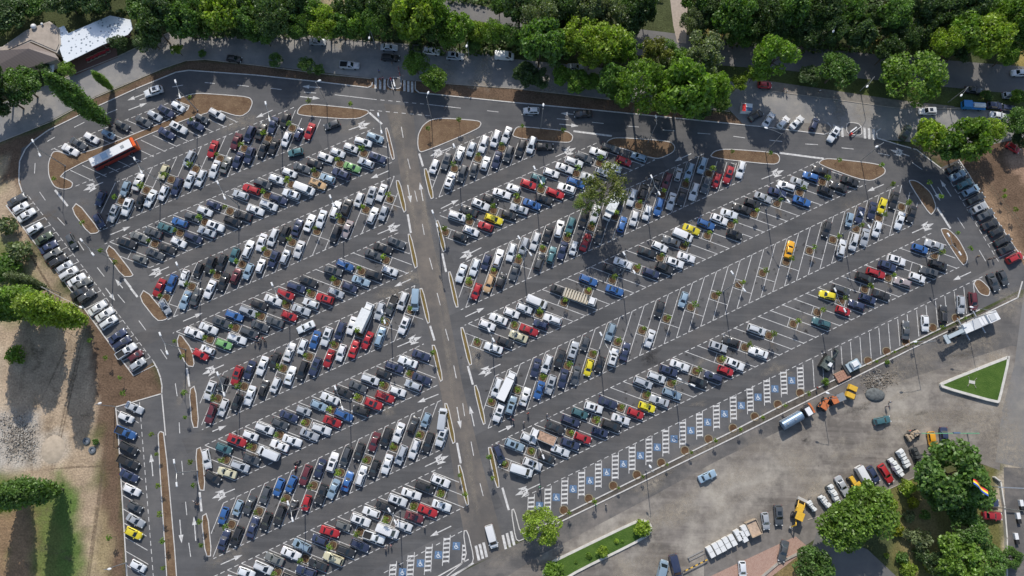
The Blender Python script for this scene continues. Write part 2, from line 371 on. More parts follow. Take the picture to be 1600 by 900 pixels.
# ------------------------------------------------------------------ parking rows (channel grid measured on the survey)
COT = 1 / math.tan(math.radians(46))
ROWS = [
 # block, k, pitch, offset, first channel, upper cars, pits, lower cars
 ('L', 1, 3.33, .43, -21, 'N . L W . C . S . R . M N K N K . . .', '. . o . o . o . o . o . o . o . o . .', '. . S W K W W N W W W G N N K K W N R'),
 ('L', 2, 3.35, 1.26, -20, '. K G D T B D W N . S R D W W D K W W W W L', '. . o . o . o . o . . o . o . o . o . o . .', 'G D K W N S W K K W W N W Wv O L N E S N . .'),
 ('L', 3, 3.35, -.88, -19, 'R B W K K K T W W W K N W W W K W S W .', '. o . o . o . o . o . o . o . o . o . o', '. . . L D W K M L W N S W . . K P . W S'),
 ('L', 4, 3.35, -1.44, -17, '. W W D B S K W R N K . D B . D K D', '. o . o . o . o . o . o . o . o . .', 'W E W D D D R S W R S N L K W . . .'),
 ('L', 5, 3.38, -.89, -18, 'Wu D R N W K W W B W N W . S Dp W .', '. o . o . . o . o . o . o . o . o', '. M W K W K W W K N R W R R L . W'),
 ('L', 6, 3.4, -.45, -19, '. . T R W W D N S L W K D W K N W N', '. o . o . o . o . o . o . o . o . .', 'C S D Wv W W S W R B K R R W S N . .'),
 ('L', 7, 3.43, -.56, -20, 'B L D D B B M N W D K M K W K L . .', '. o . o . o . o . o . o . o . o . .', '. N K N K K K R K L B W K W S W K W'),
 ('L', 8, 3.43, -1.62, -20, 'W S W W G W L N R G W W K W W K W', '. . . o . o . o . o . o . o . o .', '. S . K N K C K N Wp Wv W M R W . .'),
 ('R', 1, 3.36, .59, 3, 'W D W S W W W . . .', '. . o . o . o . . .', '. . W D D W N D K W'),
 ('R', 2, 3.36, 1.57, 2, '. . W K W K W W R T W W W D W D', 'o . o . o . o . o . . o . o . .', 'K W R Y K S B K R W B S S W R L'),
 ('R', 3, 3.4, 1.49, 1, 'W W N W W S W K W T K W . . W K K M S L L . . . .', '. o . o . o . o . o . o . o . o . o . o . o . . .', '. . R O K D . D T N W R K . B W W B W K W D R R W'),
 ('R', 4, 3.38, .42, 1, '. . W W W W Wv . K . B . K W . K W D Wv Y B W W K K S N W S B K', 'o . . o . o . o . o . o . o . o . o . o . o . o . o . o . o .', 'W K C R N W . . . . B . . N K Wu W . . . K . . . . . B . K K K'),
 ('R', 5, 3.41, .91, 0, 'W . . N W K S D . L . . . K . L . . . . . . . . A . . K . L N N Y K . .', 'o . o . o . o . o . o . o . o . o . o . o . o . o . o . o . o . o . o .', '. Wu L W B S N D Y K W N . W . . . . . . . . . . . . . . . W W S W . W K'),
 ('R', 6, 3.43, 1.07, -1, '. . L W . K N T W N . . S W N W . . S K . W . . . . . Y D . K R N W . B S', 'o . o . . o . o . o . o . o . o . o . o . o . o . o . o . o . o . . . o .', 'Wv W K W N R N K W R Y S L . K N R W . W . . . . T . R N N K . P W D K . .'),
]
HALF = 5.3
def rowmid(blk, k): return (115.8 - 14.32 * k if blk == 'L' else 87.9 - 14.52 * k) - HALF
def AB(a, b):
    return (a * math.cos(ROW) - b * math.sin(ROW), a * math.sin(ROW) + b * math.cos(ROW))
ORD = ['zeroth', 'first', 'second', 'third', 'fourth', 'fifth', 'sixth', 'seventh', 'eighth', 'ninth', 'tenth', 'eleventh', 'twelfth', 'thirteenth', 'fourteenth', 'fifteenth', 'sixteenth', 'seventeenth', 'eighteenth', 'nineteenth', 'twentieth'] + ['twenty-' + x for x in ('first', 'second', 'third', 'fourth', 'fifth', 'sixth', 'seventh', 'eighth', 'ninth')] + ['thirtieth'] + ['thirty-' + x for x in ('first', 'second', 'third', 'fourth', 'fifth')]

LP = [P(*v) for v in [(160, 300), (215, 262), (300, 216), (405, 176), (455, 163), (470, 185), (560, 190), (596, 205), (607, 240), (614, 262), (630, 345), (648, 436), (667, 525), (687, 615), (707, 710), (728, 800), (722, 832), (560, 960), (300, 960), (334, 880), (326, 780), (317, 690), (314, 640), (306, 580), (262, 505), (210, 440), (155, 370)]]
RP = [P(*v) for v in [(665, 258), (655, 242), (755, 198), (798, 222), (890, 228), (925, 216), (945, 231), (1014, 250), (1050, 240), (1100, 230), (1108, 251), (1207, 261), (1262, 238), (1290, 263), (1357, 289), (1415, 290), (1452, 345), (1466, 364), (1505, 422), (1530, 434), (1545, 425), (1300, 560), (860, 775), (806, 800), (788, 770), (767, 690), (746, 600), (725, 505), (706, 415), (687, 335), (678, 300)]]
def inside(x, y, poly):
    c = False
    for i in range(len(poly)):
        a = poly[i - 1]; b = poly[i]
        if (a[1] > y) != (b[1] > y) and x < a[0] + (y - a[1]) / (b[1] - a[1]) * (b[0] - a[0]): c = not c
    return c
CLIP = [None]
marks = MB(); ZM = .030
def stripe(a, b, w=.15, z=ZM):
    a = Vector(a[:2]); b = Vector(b[:2]); d = b - a
    if d.length < 1e-4: return
    if CLIP[0]:
        K = max(2, int(d.length / .3)); ok = [inside(*(a + d * (i + .5) / K), CLIP[0]) for i in range(K)]
        if not any(ok): return
        i1 = max(range(K), key=lambda i: sum(ok[i:i + 1])) ; i0_ = next(i for i in range(K) if ok[i]); i1 = i0_
        while i1 < K and ok[i1]: i1 += 1
        a, b = a + d * (i0_ / K), a + d * (i1 / K); d = b - a
    d.normalize(); n = Vector((-d.y, d.x)) * w / 2
    marks.add([(*(a - n), z), (*(b - n), z), (*(b + n), z), (*(a + n), z)], [(0, 1, 2, 3)])
def poly_mark(pts, z=ZM):
    marks.add([(x, y, z) for x, y in pts], [tuple(range(len(pts))) if ccw(pts) is pts else tuple(range(len(pts) - 1, -1, -1))])
def dashline(a, b, on, off, w=.15, z=ZM):
    a = Vector(a); b = Vector(b); L = (b - a).length; d = (b - a) / L; t = 0
    while t < L:
        stripe(a + d * t, a + d * min(L, t + on), w, z); t += on + off

CARS = []     # (x, y, rz, code, where, line id)
PITS = []; AISLE = []
for blk, k, pitch, off, i0, U, Pp, D in ROWS:
    bm = rowmid(blk, k); U = U.split(); Pp = Pp.split(); D = D.split(); n = max(len(U), len(D))
    sg = 1 if k % 2 else -1
    rown = ORD[k + 1] if blk == 'L' else ORD[k]
    side = 'west' if blk == 'L' else 'east'
    def pt(i, t, lat=0, sg=sg, bm=bm, pitch=pitch, off=off):      # i channel (float), t distance perpendicular to the row from its middle
        a = off + i * pitch + t * COT * sg
        return AB(a, bm + t)
    ang = ROW + sg * math.radians(46)
    CLIP[0] = LP if blk == 'L' else RP
    for j in range(n + 1):
        i = i0 + j - .5
        hi, lo = HALF, -HALF
        Uj = [U[q] if q < len(U) else '.' for q in (j - 1, j) if q >= 0]
        stripe(pt(i, hi), pt(i, lo), .15, ZM)
        # hooked line ends on the aisle edges
    bmi = AB(off + (i0 - .5) * pitch + HALF * COT * sg, bm + HALF); bme = AB(off + (i0 + n - .5) * pitch + HALF * COT * sg + 2.5, bm + HALF)
    dashline(bmi, bme, 1.05, .66, .16, ZM + .004)
    bmi = AB(off + (i0 - .5) * pitch - HALF * COT * sg, bm - HALF); bme = AB(off + (i0 + n - .5) * pitch - HALF * COT * sg, bm - HALF)
    dashline(bmi, bme, 1.05, .66, .16, ZM + .004)
    AISLE.append([pt_ for pt_ in (AB(off + (i0 - .8) * pitch - HALF * COT * sg, bm - HALF - 3.75), AB(off + (i0 + n) * pitch - HALF * COT * sg, bm - HALF - 3.75), AB(off + (i0 + n) * pitch - HALF * COT * sg, bm - HALF - .12), AB(off + (i0 - .8) * pitch - HALF * COT * sg, bm - HALF - .12))])
    # bay end lines, at right angles to the bays
    ux = Vector((math.cos(ang), math.sin(ang))); vx = Vector((-ux.y, ux.x)) * (1 if True else 1)
    wch = pitch * math.sin(math.radians(46))
    for j in range(n):
        c = Vector(pt(i0 + j, 0)); q = Pp[j] if j < len(Pp) else '.'
        nb = (j + 1 < len(Pp) and Pp[j + 1] == 'o') or (j > 0 and j - 1 < len(Pp) and Pp[j - 1] == 'o')
        if q == 'o':
            for s in (-1, 1):
                e = c + ux * s * 1.18
                stripe(e - vx * wch * (.5 if s > 0 else 1.5 if sg > 0 else .5), e + vx * wch * (.5 if s < 0 else .5), .13, ZM + .008)
            PITS.append((c.x, c.y, ang, j, rown, side, blk, k))
        elif not nb:
            stripe(c - vx * wch * .5, c + vx * wch * .5, .13, ZM + .008)
    for lst, s, nm in ((U, 1, 'upper'), (D, -1, 'lower')):
        cnt = 0
        for j, cd in enumerate(lst):
            if cd == '.': continue
            cnt += 1
            x, y = pt(i0 + j + random.uniform(-.075, .075), s * (2.72 + random.uniform(-.42, .36)))
            fr = (ang + math.pi) if sg > 0 else ang            # noses mostly point down the slope of the bays
            if random.random() < (.2 if s == 1 else .25): fr += math.pi
            CARS.append(dict(x=x, y=y, rz=fr + math.radians(random.gauss(0, 2.0)), code=cd, line=(blk, k, nm), idx=cnt, place=f'{nm} line of {rown} parking row {side} of central road'))

CLIP[0] = None
AISM = asphalt_mat('aisle_asphalt', (.055, .056, .058), (.073, .073, .074), (.13, .118, .108), .45, .05, .5)
mbA = MB()
for k_, quad in enumerate(AISLE): mbA.add([(x, y, .0185 + .0002 * k_) for x, y in quad], [(0, 1, 2, 3)])
tag(mbA.build('aisle_road', AISM), kind='structure')
# dust, spilled soil and oil lying on the paving
def stains(name, colr, items, z):
    vs = []; fs = []; al = []; rg = random.Random(len(items))
    for n_, (x, y, rx, ry, rot, a) in enumerate(items):
        K = 18; n0 = len(vs); zz = z + .00001 * n_; vs.append((x, y, zz)); al.append(a); ph = rg.uniform(0, 6)
        for ring, fa in ((.5, .65), (1.0, 0)):
            for i in range(K):
                t = 2 * math.pi * i / K; w_ = 1 + .25 * math.sin(3 * t + ph) + .15 * math.sin(5 * t + 2 * ph) + rg.uniform(-.08, .08); u = math.cos(t) * rx * ring * w_; v = math.sin(t) * ry * ring * w_
                vs.append((x + u * math.cos(rot) - v * math.sin(rot), y + u * math.sin(rot) + v * math.cos(rot), zz)); al.append(a * fa)
        for i in range(K):
            j = (i + 1) % K; fs.append((n0, n0 + 1 + i, n0 + 1 + j)); fs.append((n0 + 1 + i, n0 + 1 + K + i, n0 + 1 + K + j, n0 + 1 + j))
    m = bpy.data.materials.new(name + '_dust'); m.use_nodes = True; nt = m.node_tree; b = nt.nodes['Principled BSDF']; b.inputs['Base Color'].default_value = (*colr, 1); b.inputs['Roughness'].default_value = .95
    A = nt.nodes.new('ShaderNodeAttribute'); A.attribute_name = 'cover'; g = nt.nodes.new('ShaderNodeNewGeometry'); n = nt.nodes.new('ShaderNodeTexNoise'); n.inputs['Scale'].default_value = 1.1; n.inputs['Detail'].default_value = 8; n.inputs['Roughness'].default_value = .7
    nt.links.new(g.outputs['Position'], n.inputs['Vector']); mr = nt.nodes.new('ShaderNodeMapRange'); mr.inputs['From Min'].default_value = .35; mr.inputs['From Max'].default_value = .62; nt.links.new(n.outputs['Fac'], mr.inputs['Value'])
    mu = nt.nodes.new('ShaderNodeMath'); mu.operation = 'MULTIPLY'; nt.links.new(A.outputs['Fac'], mu.inputs[0]); nt.links.new(mr.outputs[0], mu.inputs[1]); nt.links.new(mu.outputs[0], b.inputs['Alpha'])
    o = mesh_obj(name, (vs, fs), m); at = o.data.color_attributes.new('cover', 'FLOAT_COLOR', 'POINT'); at.data.foreach_set('color', np.repeat(np.array(al, np.float32), 4)); return tag(o, kind='structure')
rg = random.Random(5); soilspill = []; oil = []; dust = []
for (x, y, ang, j, *_r) in PITS:
    if rg.random() < .75: soilspill.append((x + rg.uniform(.2, 1.4), y - rg.uniform(.8, 2.4), rg.uniform(1.0, 2.2), rg.uniform(.6, 1.2), rg.uniform(-1.6, -.9), rg.uniform(.25, .6)))
    for _ in range(4): oil.append((x + rg.uniform(-4, 4), y + rg.uniform(-4, 4), rg.uniform(.3, .8), rg.uniform(.25, .6), rg.uniform(0, 3), rg.uniform(.4, .8)))
for px, py, rx, ry, rot, a in [(612, 460, 4, 3, 0, .5), (642, 432, 3, 2.5, 0, .6), (605, 640, 3, 2, 0, .4), (740, 560, 3, 4, 0, .5), (1250, 505, 4, 2.5, .4, .4), (745, 545, 3, 2, 0, .5), (375, 190, 6, 3, .4, .5), (290, 610, 4, 2, 1.2, .5), (355, 860, 6, 4, .4, .35), (340, 440, 5, 2, .4, .3), (1345, 330, 7, 3, -.6, .3), (1440, 240, 5, 3, -.3, .4), (720, 215, 5, 3, .3, .35), (560, 195, 5, 2.5, .3, .4), (800, 860, 9, 3, .5, .3), (620, 200, 6, 3, 1.7, .4), (665, 330, 10, 1.2, 1.8, .4), (640, 300, 16, .8, 1.78, .5), (700, 560, 16, 1.0, 1.78, .35), (688, 440, 14, .9, 1.78, .35), (735, 740, 12, 1.2, 1.78, .35)]:
    dust.append((*P(px, py), rx, ry, rot, a))
for px, py, rx, ry, rot, a in [(1060, 795, 7, 3.5, .5, .85), (1020, 755, 6, 2, .6, .8), (1040, 812, 5, 3, .3, .6), (1150, 745, 8, 3, .5, .5), (1180, 700, 7, 3, .4, .4), (1245, 725, 5, 7, .5, .6), (1275, 770, 6, 3, .5, .9), (1350, 700, 9, 2, .5, .4), (1410, 655, 12, 3, .1, .45), (1480, 650, 12, 4, .2, .6), (1540, 660, 7, 6, .4, .8), (1510, 540, 10, 5, .5, .5), (1440, 565, 8, 5, .5, .4), (1390, 590, 7, 3, .5, .7), (980, 830, 6, 3, .5, .5), (1100, 700, 10, 2, .5, .4), (1150, 780, 14, 2, .5, .35), (1560, 590, 3, 12, .1, .7), (1000, 880, 10, 3, .5, .5), (1575, 700, 7, 7, .1, .8), (1580, 470, 6, 4, .6, .6), (975, 890, 8, 3, -.9, .6)]:
    dust.append((*P(px, py), rx, ry, rot, a))
for _ in range(70):
    px = rg.uniform(1000, 1560); py = rg.uniform(540, 860)
    if py > 1180 - px * .33 or py > 760: continue
    (oil if rg.random() < .5 else dust).append((*P(px, py), rg.uniform(1, 5), rg.uniform(.5, 1.6), .45 + rg.uniform(-.3, .3), rg.uniform(.2, .5)))
for px, py, rx, ry, rot, a in [(250, 70, 6, 2, .4, .6), (700, 110, 3, 5, 0, .5), (755, 112, 3, 6, 0, .8), (530, 62, 2, 4, 0, .8), (1310, 170, 2, 5, 0, .7), (1350, 175, 4, 5, 0, .4), (745, 132, 4, 1.5, 0, .9), (860, 140, 5, 1.5, 0, .7)]: dust.append((*P(px, py), rx, ry, rot, a))
for px, py, L_, rot in [(150, 800, 22, 1.58), (153, 800, 22, 1.58), (110, 620, 20, 1.5), (106, 620, 20, 1.5), (95, 560, 12, 1.3), (60, 420, 14, -.9), (63, 424, 14, -.9), (120, 730, 10, .1), (1575, 330, 14, -.95), (1578, 326, 14, -.95)]: soilspill.append((*P(px, py), L_, .35, rot, .9))
for _ in range(60):
    px = rg.uniform(0, 150); py = rg.uniform(300, 900); soilspill.append((*P(px, py), rg.uniform(.8, 4), rg.uniform(.5, 2), rg.uniform(0, 3), rg.uniform(.2, .5)))
stains('soil_spills', (.20, .15, .10), soilspill, .0272); stains('dust_patches', (.40, .35, .28), dust, .0279); stains('oil_marks', (.025, .025, .026), oil, .0265)
# small row at the north-west, two lines either side of a planted strip
def line_cars(items, code_line, place):
    for n_, it in enumerate(items, 1):
        x, y, cd, dx, dy = it
        X, Y = P(x, y, .7); h = heading(x, y, dx, dy)
        CARS.append(dict(x=X, y=Y, rz=h + math.radians(random.gauss(0, 1)), code=cd, line=code_line, idx=n_, place=place))
W = lambda x, y, c: (80 + x / 5.625, 140 + y / 5.625, c, 17, 9.5)
line_cars([W(170, 530, 'W'), W(240, 475, 'D'), W(355, 425, 'W'), W(505, 395, 'L'), W(625, 315, 'D'), W(815, 280, 'D'), W(910, 230, 'S'), W(1015, 195, 'N'), W(1115, 150, 'W')], 'nwu', 'upper line of small northwest row')
line_cars([W(1015, 385, 'N'), W(1120, 335, 'W'), W(1270, 310, 'N'), W(1325, 255, 'D'), W(1455, 215, 'W')], 'nwl', 'lower line of small northwest row')
T4 = lambda x, y, c: (x / 4, 225 + y / 4)
A = []
for x, y, c in ((105, 350, 'D'), (130, 400, 'W'), (165, 445, 'W'), (215, 530, 'W'), (275, 590, 'E2'), (305, 645, 'N'), (330, 690, 'G'), (365, 730, 'K'), (405, 770, 'S'), (430, 810, 'W'), (480, 850, 'W'), (515, 875, 'G')): A.append((x / 4, 225 + y / 4, c, 14, -9))
for x, y, c in ((500, 32, 'K'), (542, 52, 'D'), (610, 125, 'W'), (655, 165, 'W'), (680, 215, 'W'), (735, 300, 'N'), (765, 345, 'N'), (790, 395, 'Wp'), (850, 425, 'M'), (860, 478, 'S')): A.append((x / 4, 450 + y / 4, c, 14, -9.5))
line_cars([a for a in A], 'wA', 'diagonal line along western edge')
line_cars([(210, 637, 'S', 14, 6), (197, 652, 'W', 14, 7), (197, 676, 'Bp', 14, 6), (201, 700, 'K', 14, 7), (201, 722, 'Kp', 14, 6.5), (202, 743, 'N', 14, 7), (206, 765, 'W', 14, 7), (211, 792, 'D', 14, 7.5), (212, 813, 'S', 14, 8), (209, 833, 'Y', 14, 7), (216, 884, 'W', 14, 8)], 'wB', 'lower left kerbside line')
Cc = [(1160, 150, 'K'), (1187, 195, 'L'), (1230, 248, 'T'), (1268, 290, 'L'), (1300, 340, 'K'), (1315, 400, 'S'), (1360, 440, 'D'), (1388, 500, 'K'), (1428, 545, 'K'), (1468, 603, 'K'), (1490, 655, 'K'), (1540, 712, 'R')]
line_cars([(1200 + x / 4, 225 + y / 4, c, 14, -7) for x, y, c in Cc], 'eC', 'angled line along eastern edge')
line_cars([(1415, 516, 'D', .5, -16), (1445, 505, 'W', 1, 16), (1474, 491, 'K', .5, -16), (1501, 476, 'S', 1, 16), (1520, 471, 'M', 2, 16)], 'sS', 'straight bays along southern kerb')
line_cars([(1201, 187, 'W', 7, -10), (1224, 191, 'W', 8, -9), (1245, 191, 'W', 9, -9), (1272, 194, 'N', 6, -12)], 'nS', 'kerb bays beside northern street')

# odd ones that stand out of the grid: x, y, code, direction, label
ODD = [
 (240, 143, 'W', -12, 4, 'white SUV driving along the upper left bend of lot'), (112, 377, 'D', 7, 13, 'dark grey hatchback driving on the western lane'),
 (155, 345, 'N', 9, 15, 'navy hatchback parked askew below the second island on west side'), (258, 479, 'S', 9, 15, 'silver car squeezed against the planted island at west end of aisle'),
 (314, 554, 'R', 16, 8, 'red hatchback parked beyond the last bay beside western island'), (323, 717, 'W', 3, 15, 'white estate car parked against narrow island on lower west side'),
 (333, 746, 'K', 14, 9, 'black hatchback parked askew below cream car near west island'), (519, 195, 'D', -14, 5, 'dark grey hatchback waiting below the long northern island'),
 (462, 238, 'T', -14, 3, 'teal hatchback driving in aisle north of second west row'), (478, 511, 'W', -15, 7, 'white sedan stopped across the aisle of western block'),
 (851, 229, 'K', 14, 0, 'black estate parked crosswise beside northern planted island'), (780, 710, 'N', 5, 13, 'navy car parked askew beside narrow island east of central road'),
 (830, 173, 'W', -15, 0, 'white hatchback driving on northern lane near lamp post'), (911, 178, 'K', -15, 1, 'black car driving in tree shade on northern lane'),
 (1302, 210, 'Wu', -8, 13, 'white SUV entering the lot over the northeast crossing'),
 (1105, 744, 'L', 15, -7, 'light blue sedan driving across the dusty yard'), (1378, 657, 'T', 14, -3, 'dark teal hatchback alone in middle of dusty yard'),
 (366, 92, 'K', 14, 2, 'black hatchback parked beside saplings on shaded street'), (414, 56, 'S', -10, 4, 'silver car half hidden in deep shade at street edge'),
 (496, 65, 'S', 15, 1, 'silver sedan parked under trees at north side of street'), (608, 74, 'W', 15, 1, 'white sedan parked on street beside the black estate'),
 (610, 90, 'K', 15, 1, 'black estate car standing beside white sedan on street'), (546, 102, 'Sp', 16, 1, 'silver pickup driving along the shaded street'),
 (674, 80, 'W', 14, 2, 'white estate car behind the two roadside trees'), (711, 88, 'S', 14, 1, 'silver car parked below street lamp at wood edge'),
 (899, 105, 'S', 14, 1, 'silver car glimpsed between trees on shaded street'), (1181, 181, 'K', 13, -8, 'black convertible parked beside red and blue kiosk'),
 (1195, 133, 'R', 15, 1, 'red car in shade beside the tall leaning tree'), (1449, 174, 'W', -15, 0, 'white SUV with black sunroof driving on northeast street'),
 (1415, 207, 'E2', 7, -12, 'olive green SUV parked beside northeast crossing'), (1554, 165, 'N', 13, 1, 'navy hatchback parked beside the blue truck on street'),
 (1577, 170, 'N', 13, 2, 'navy car at far right of street under branches'), (1592, 114, 'W', -14, 0, 'white hatchback driving on upper park road'),
 (1521, 141, 'K', 14, 2, 'black car parked between park road and street'), (1581, 149, 'S', 14, 0, 'silver estate parked at right edge near park road'),
 (1560, 181, 'W', 13, 2, 'white car half hidden by round street tree'), (1583, 231, 'R', 10, 6, 'red car parked on brown soil at right edge'),
 (1552, 441, 'D', 6, 13, 'dark grey sedan parked by southeast corner island'), (1567, 434, 'D', 6, 13, 'dark grey hatchback at the corner under last eastern bay'),
 (1196, 814, 'S', 2, 15, 'silver hatchback parked beside wooden skip'), (1034, 893, 'L', 4, -15, 'light blue car leaving at bottom edge beside navy minibus'),
 (1160, 891, 'W', 1, 14, 'white hatchback parked on red paving'), (1216, 805, 'Du', 1, 14, 'dark grey SUV parked beside yellow backhoe'),
 (1224, 861, 'D', -3, 14, 'dark grey sedan with tinted glass on red paving corner'), (1316, 759, 'S', 8, 14, 'silver sedan in the slanted lane by small yellow loader'),
 (1364, 741, 'N', 8, 13, 'dark blue hatchback between white van and red estate'), (1384, 740, 'R', 9, 14, 'red estate car parked in slanted lane by garden'),
 (1475, 683, 'N', 1, 12, 'blue car parked above the large garden tree'), (1456, 688, 'A', 2, 12, 'orange car parked above the large garden tree'),
 (1550, 806, 'R', 15, 1, 'red car parked beside garden wall at right'), (1546, 785, 'N', 15, 1, 'navy car parked under the garden tree above red car'),
 (1349, 745, 'Wv', 8, 14, 'white panel van in slanted lane between loader and navy hatchback'),
 (788, 88, 'Wv', 16, 1, 'white delivery van parked on shaded northern street'),
 (649, 469, 'Lv', -1, 15, 'blue grey van parked beside island at west of central road'),
 (691, 655, 'Sv', 2, -15, 'silver van with glass load parked beside island near central road'),
 (768, 838, 'Wv', 5, 18, 'white van crossing the pedestrian crossing at lower end of central road'),
 (1055, 885, 'Nv', 4, 16, 'long navy minibus at bottom edge of dusty yard'),
]
for x, y, cd, dx, dy, lb in ODD:
    X, Y = P(x, y, .7); CARS.append(dict(x=X, y=Y, rz=heading(x, y, dx, dy), code=cd, line='odd', idx=0, place=None, label=lb))

# ------------------------------------------------------------------ cars
COL = {'W': (.74, .76, .77), 'S': (.44, .47, .50), 'G': (.16, .17, .165), 'D': (.070, .080, .090), 'K': (.020, .023, .027), 'N': (.024, .040, .095), 'B': (.03, .13, .36),
       'L': (.27, .38, .47), 'R': (.42, .014, .022), 'M': (.13, .02, .03), 'Y': (.80, .66, .02), 'A': (.86, .40, .01), 'E': (.17, .38, .13), 'E2': (.05, .075, .045), 'T': (.05, .15, .17),
       'O': (.62, .40, .20), 'C': (.64, .60, .40), 'P': (.36, .31, .31)}
CNAME = {'W': 'white', 'S': 'silver', 'G': 'grey', 'D': 'dark grey', 'K': 'black', 'N': 'navy', 'B': 'bright blue', 'L': 'light blue', 'R': 'red', 'M': 'maroon', 'Y': 'yellow', 'A': 'orange', 'E': 'green', 'E2': 'dark green', 'T': 'teal', 'O': 'tan', 'C': 'cream', 'P': 'pinkish grey'}
# L length, W width, H height, belt, xrb/xrt rear glass base/top, xft/xfb windscreen top/base (fractions of half length), deck height
KIND = {
 'sedan': dict(L=4.5, W=1.78, H=1.45, belt=.93, xrb=-.66, xrt=-.42, xft=.10, xfb=.40, deck=.93, hood=.80),
 'hatchback': dict(L=3.95, W=1.72, H=1.49, belt=.93, xrb=-.93, xrt=-.74, xft=.12, xfb=.46, deck=.93, hood=.84),
 'estate': dict(L=4.55, W=1.78, H=1.49, belt=.93, xrb=-.94, xrt=-.80, xft=.12, xfb=.42, deck=.93, hood=.82),
 'SUV': dict(L=4.5, W=1.85, H=1.70, belt=1.06, xrb=-.93, xrt=-.80, xft=.12, xfb=.42, deck=1.06, hood=.98),
 'city car': dict(L=3.55, W=1.62, H=1.50, belt=.95, xrb=-.95, xrt=-.80, xft=.18, xfb=.56, deck=.95, hood=.88),
 'minivan': dict(L=4.4, W=1.80, H=1.66, belt=1.02, xrb=-.95, xrt=-.84, xft=.16, xfb=.60, deck=1.02, hood=.90),
 'van': dict(L=5.1, W=1.95, H=2.0, belt=1.15, xrb=-.985, xrt=-.96, xft=.42, xfb=.74, deck=1.15, hood=1.02),
 'pickup': dict(L=5.1, W=1.82, H=1.72, belt=1.03, xrb=-.17, xrt=-.12, xft=.20, xfb=.46, deck=1.03, hood=1.0),
}
def car_parts(kind):
    k = KIND[kind]; h = k['L'] / 2; w = k['W'] / 2; out = {}
    b = MB()
    # lower body loft: x, width factor, top height
    st = [(-1.0, .78, .62), (-.985, .90, .78), (-.95, .965, k['deck'] - .03), (-.80, 1.0, k['deck']), (-.4, 1.0, k['belt']), (0, 1.0, k['belt']), (k['xfb'], .99, k['belt'] - .01),
          (k['xfb'] + (1 - k['xfb']) * .5, .965, k['hood'] + .03), (.90, .91, k['hood'] - .07), (.965, .83, k['hood'] - .18), (1.0, .68, k['hood'] - .33)]
    zb = .24; rings = []
    for fx, fw, zt in st:
        x = fx * h; ww = w * fw
        half = [(ww * .90, zb), (ww, zb + .16), (ww, zt * .70), (ww * .965, zt * .93), (ww * .86, zt), (ww * .45, zt + .022)]
        ring = [(x, y, z) for y, z in half] + [(x, 0, zt + .03)] + [(x, -y, z) for y, z in reversed(half)]
        rings.append(ring)
    m = len(rings[0]); vs = [v for r in rings for v in r]; fs = []
    for i in range(len(rings) - 1):
        for j in range(m - 1): fs.append((i * m + j, i * m + j + 1, (i + 1) * m + j + 1, (i + 1) * m + j))
        fs.append((i * m + m - 1, i * m, (i + 1) * m, (i + 1) * m + m - 1))
    fs.append(tuple(range(m))[::-1]); fs.append(tuple((len(rings) - 1) * m + j for j in range(m)))
    b.add(vs, fs)
    # cabin frustum
    zb2 = k['belt'] - .04; zt2 = k['H'] - .05; wb = w * (.90 if kind != 'van' else .95); wt = w * (.70 if kind not in ('van', 'SUV') else .80)
    if kind == 'van': wt = w * .86
    xr, xr2, xf2, xf = k['xrb'] * h, k['xrt'] * h, k['xft'] * h, k['xfb'] * h
    def ring(xa, xb, ww, z, c): return [(xa, -ww + c, z), (xa + c, -ww, z), (xb - c * 1.6, -ww, z), (xb - c * .3, -ww + c * 1.4, z), (xb, 0, z), (xb - c * .3, ww - c * 1.4, z), (xb - c * 1.6, ww, z), (xa + c, ww, z), (xa, ww - c, z)]
    R0 = ring(xr, xf, wb, zb2, .10); R1 = ring(xr2, xf2, wt, zt2, .12)
    R2 = [(x * .80 + (xr2 + xf2) / 2 * .20, y * .80, k['H'] - .008) for x, y, z in R1]
    n = 9; vs = R0 + R1 + R2 + [((xr2 + xf2) / 2, 0, k['H'] + .012)]
    fs = [(i, (i + 1) % n, n + (i + 1) % n, n + i) for i in range(n)] + [(n + i, n + (i + 1) % n, 2 * n + (i + 1) % n, 2 * n + i) for i in range(n)] + [(2 * n + i, 2 * n + (i + 1) % n, 3 * n) for i in range(n)]
    b.add(vs, fs)
    for s in (-1, 1): b.box((xf - .25, s * (w + .07), k['belt'] + .06), (.16, .2, .13))
    if kind == 'pickup':
        bx0, bx1 = -h * .95, xr - .08
        for s in (-1, 1): b.box(((bx0 + bx1) / 2, s * (w - .10), k['deck'] + .12), (bx1 - bx0, .09, .26))
        b.box((bx0, 0, k['deck'] + .12), (.09, 2 * w - .12, .26))
        out['load_bed'] = (MB().box(((bx0 + bx1) / 2, 0, k['deck'] + .045), (bx1 - bx0 - .12, 2 * w - .32, .05)), BLK)
    if kind in ('estate', 'minivan'):
        g = MB()
        for s in (-1, 1): g.tube((xr2 + .12, s * wt * .88, k['H'] + .03), (xf2 - .15, s * wt * .88, k['H'] + .03), .028, .028, 5)
        out['roof_rails'] = (g, RIM if kind == 'estate' else BLK)
    if kind == 'SUV':
        out['sunroof'] = (MB().box(((xr2 + xf2) / 2 + .25, 0, k['H'] + .012), (.85, .9, .02)), GLASS)
    out['body'] = (b, PAINT)
    def panel(a0, a1, b0, b1, off, u0=.08, u1=.92, t0=.1, t1=.93):
        a0, a1, b0, b1 = map(Vector, (a0, a1, b0, b1)); nrm = (a1 - a0).cross(b0 - a0).normalized() * off
        def q(u, t): return (a0 + (a1 - a0) * u) * (1 - t) + (b0 + (b1 - b0) * u) * t + nrm
        return [q(u0, t0), q(u1, t0), q(u1, t1), q(u0, t1)]
    o = .014
    g = MB()
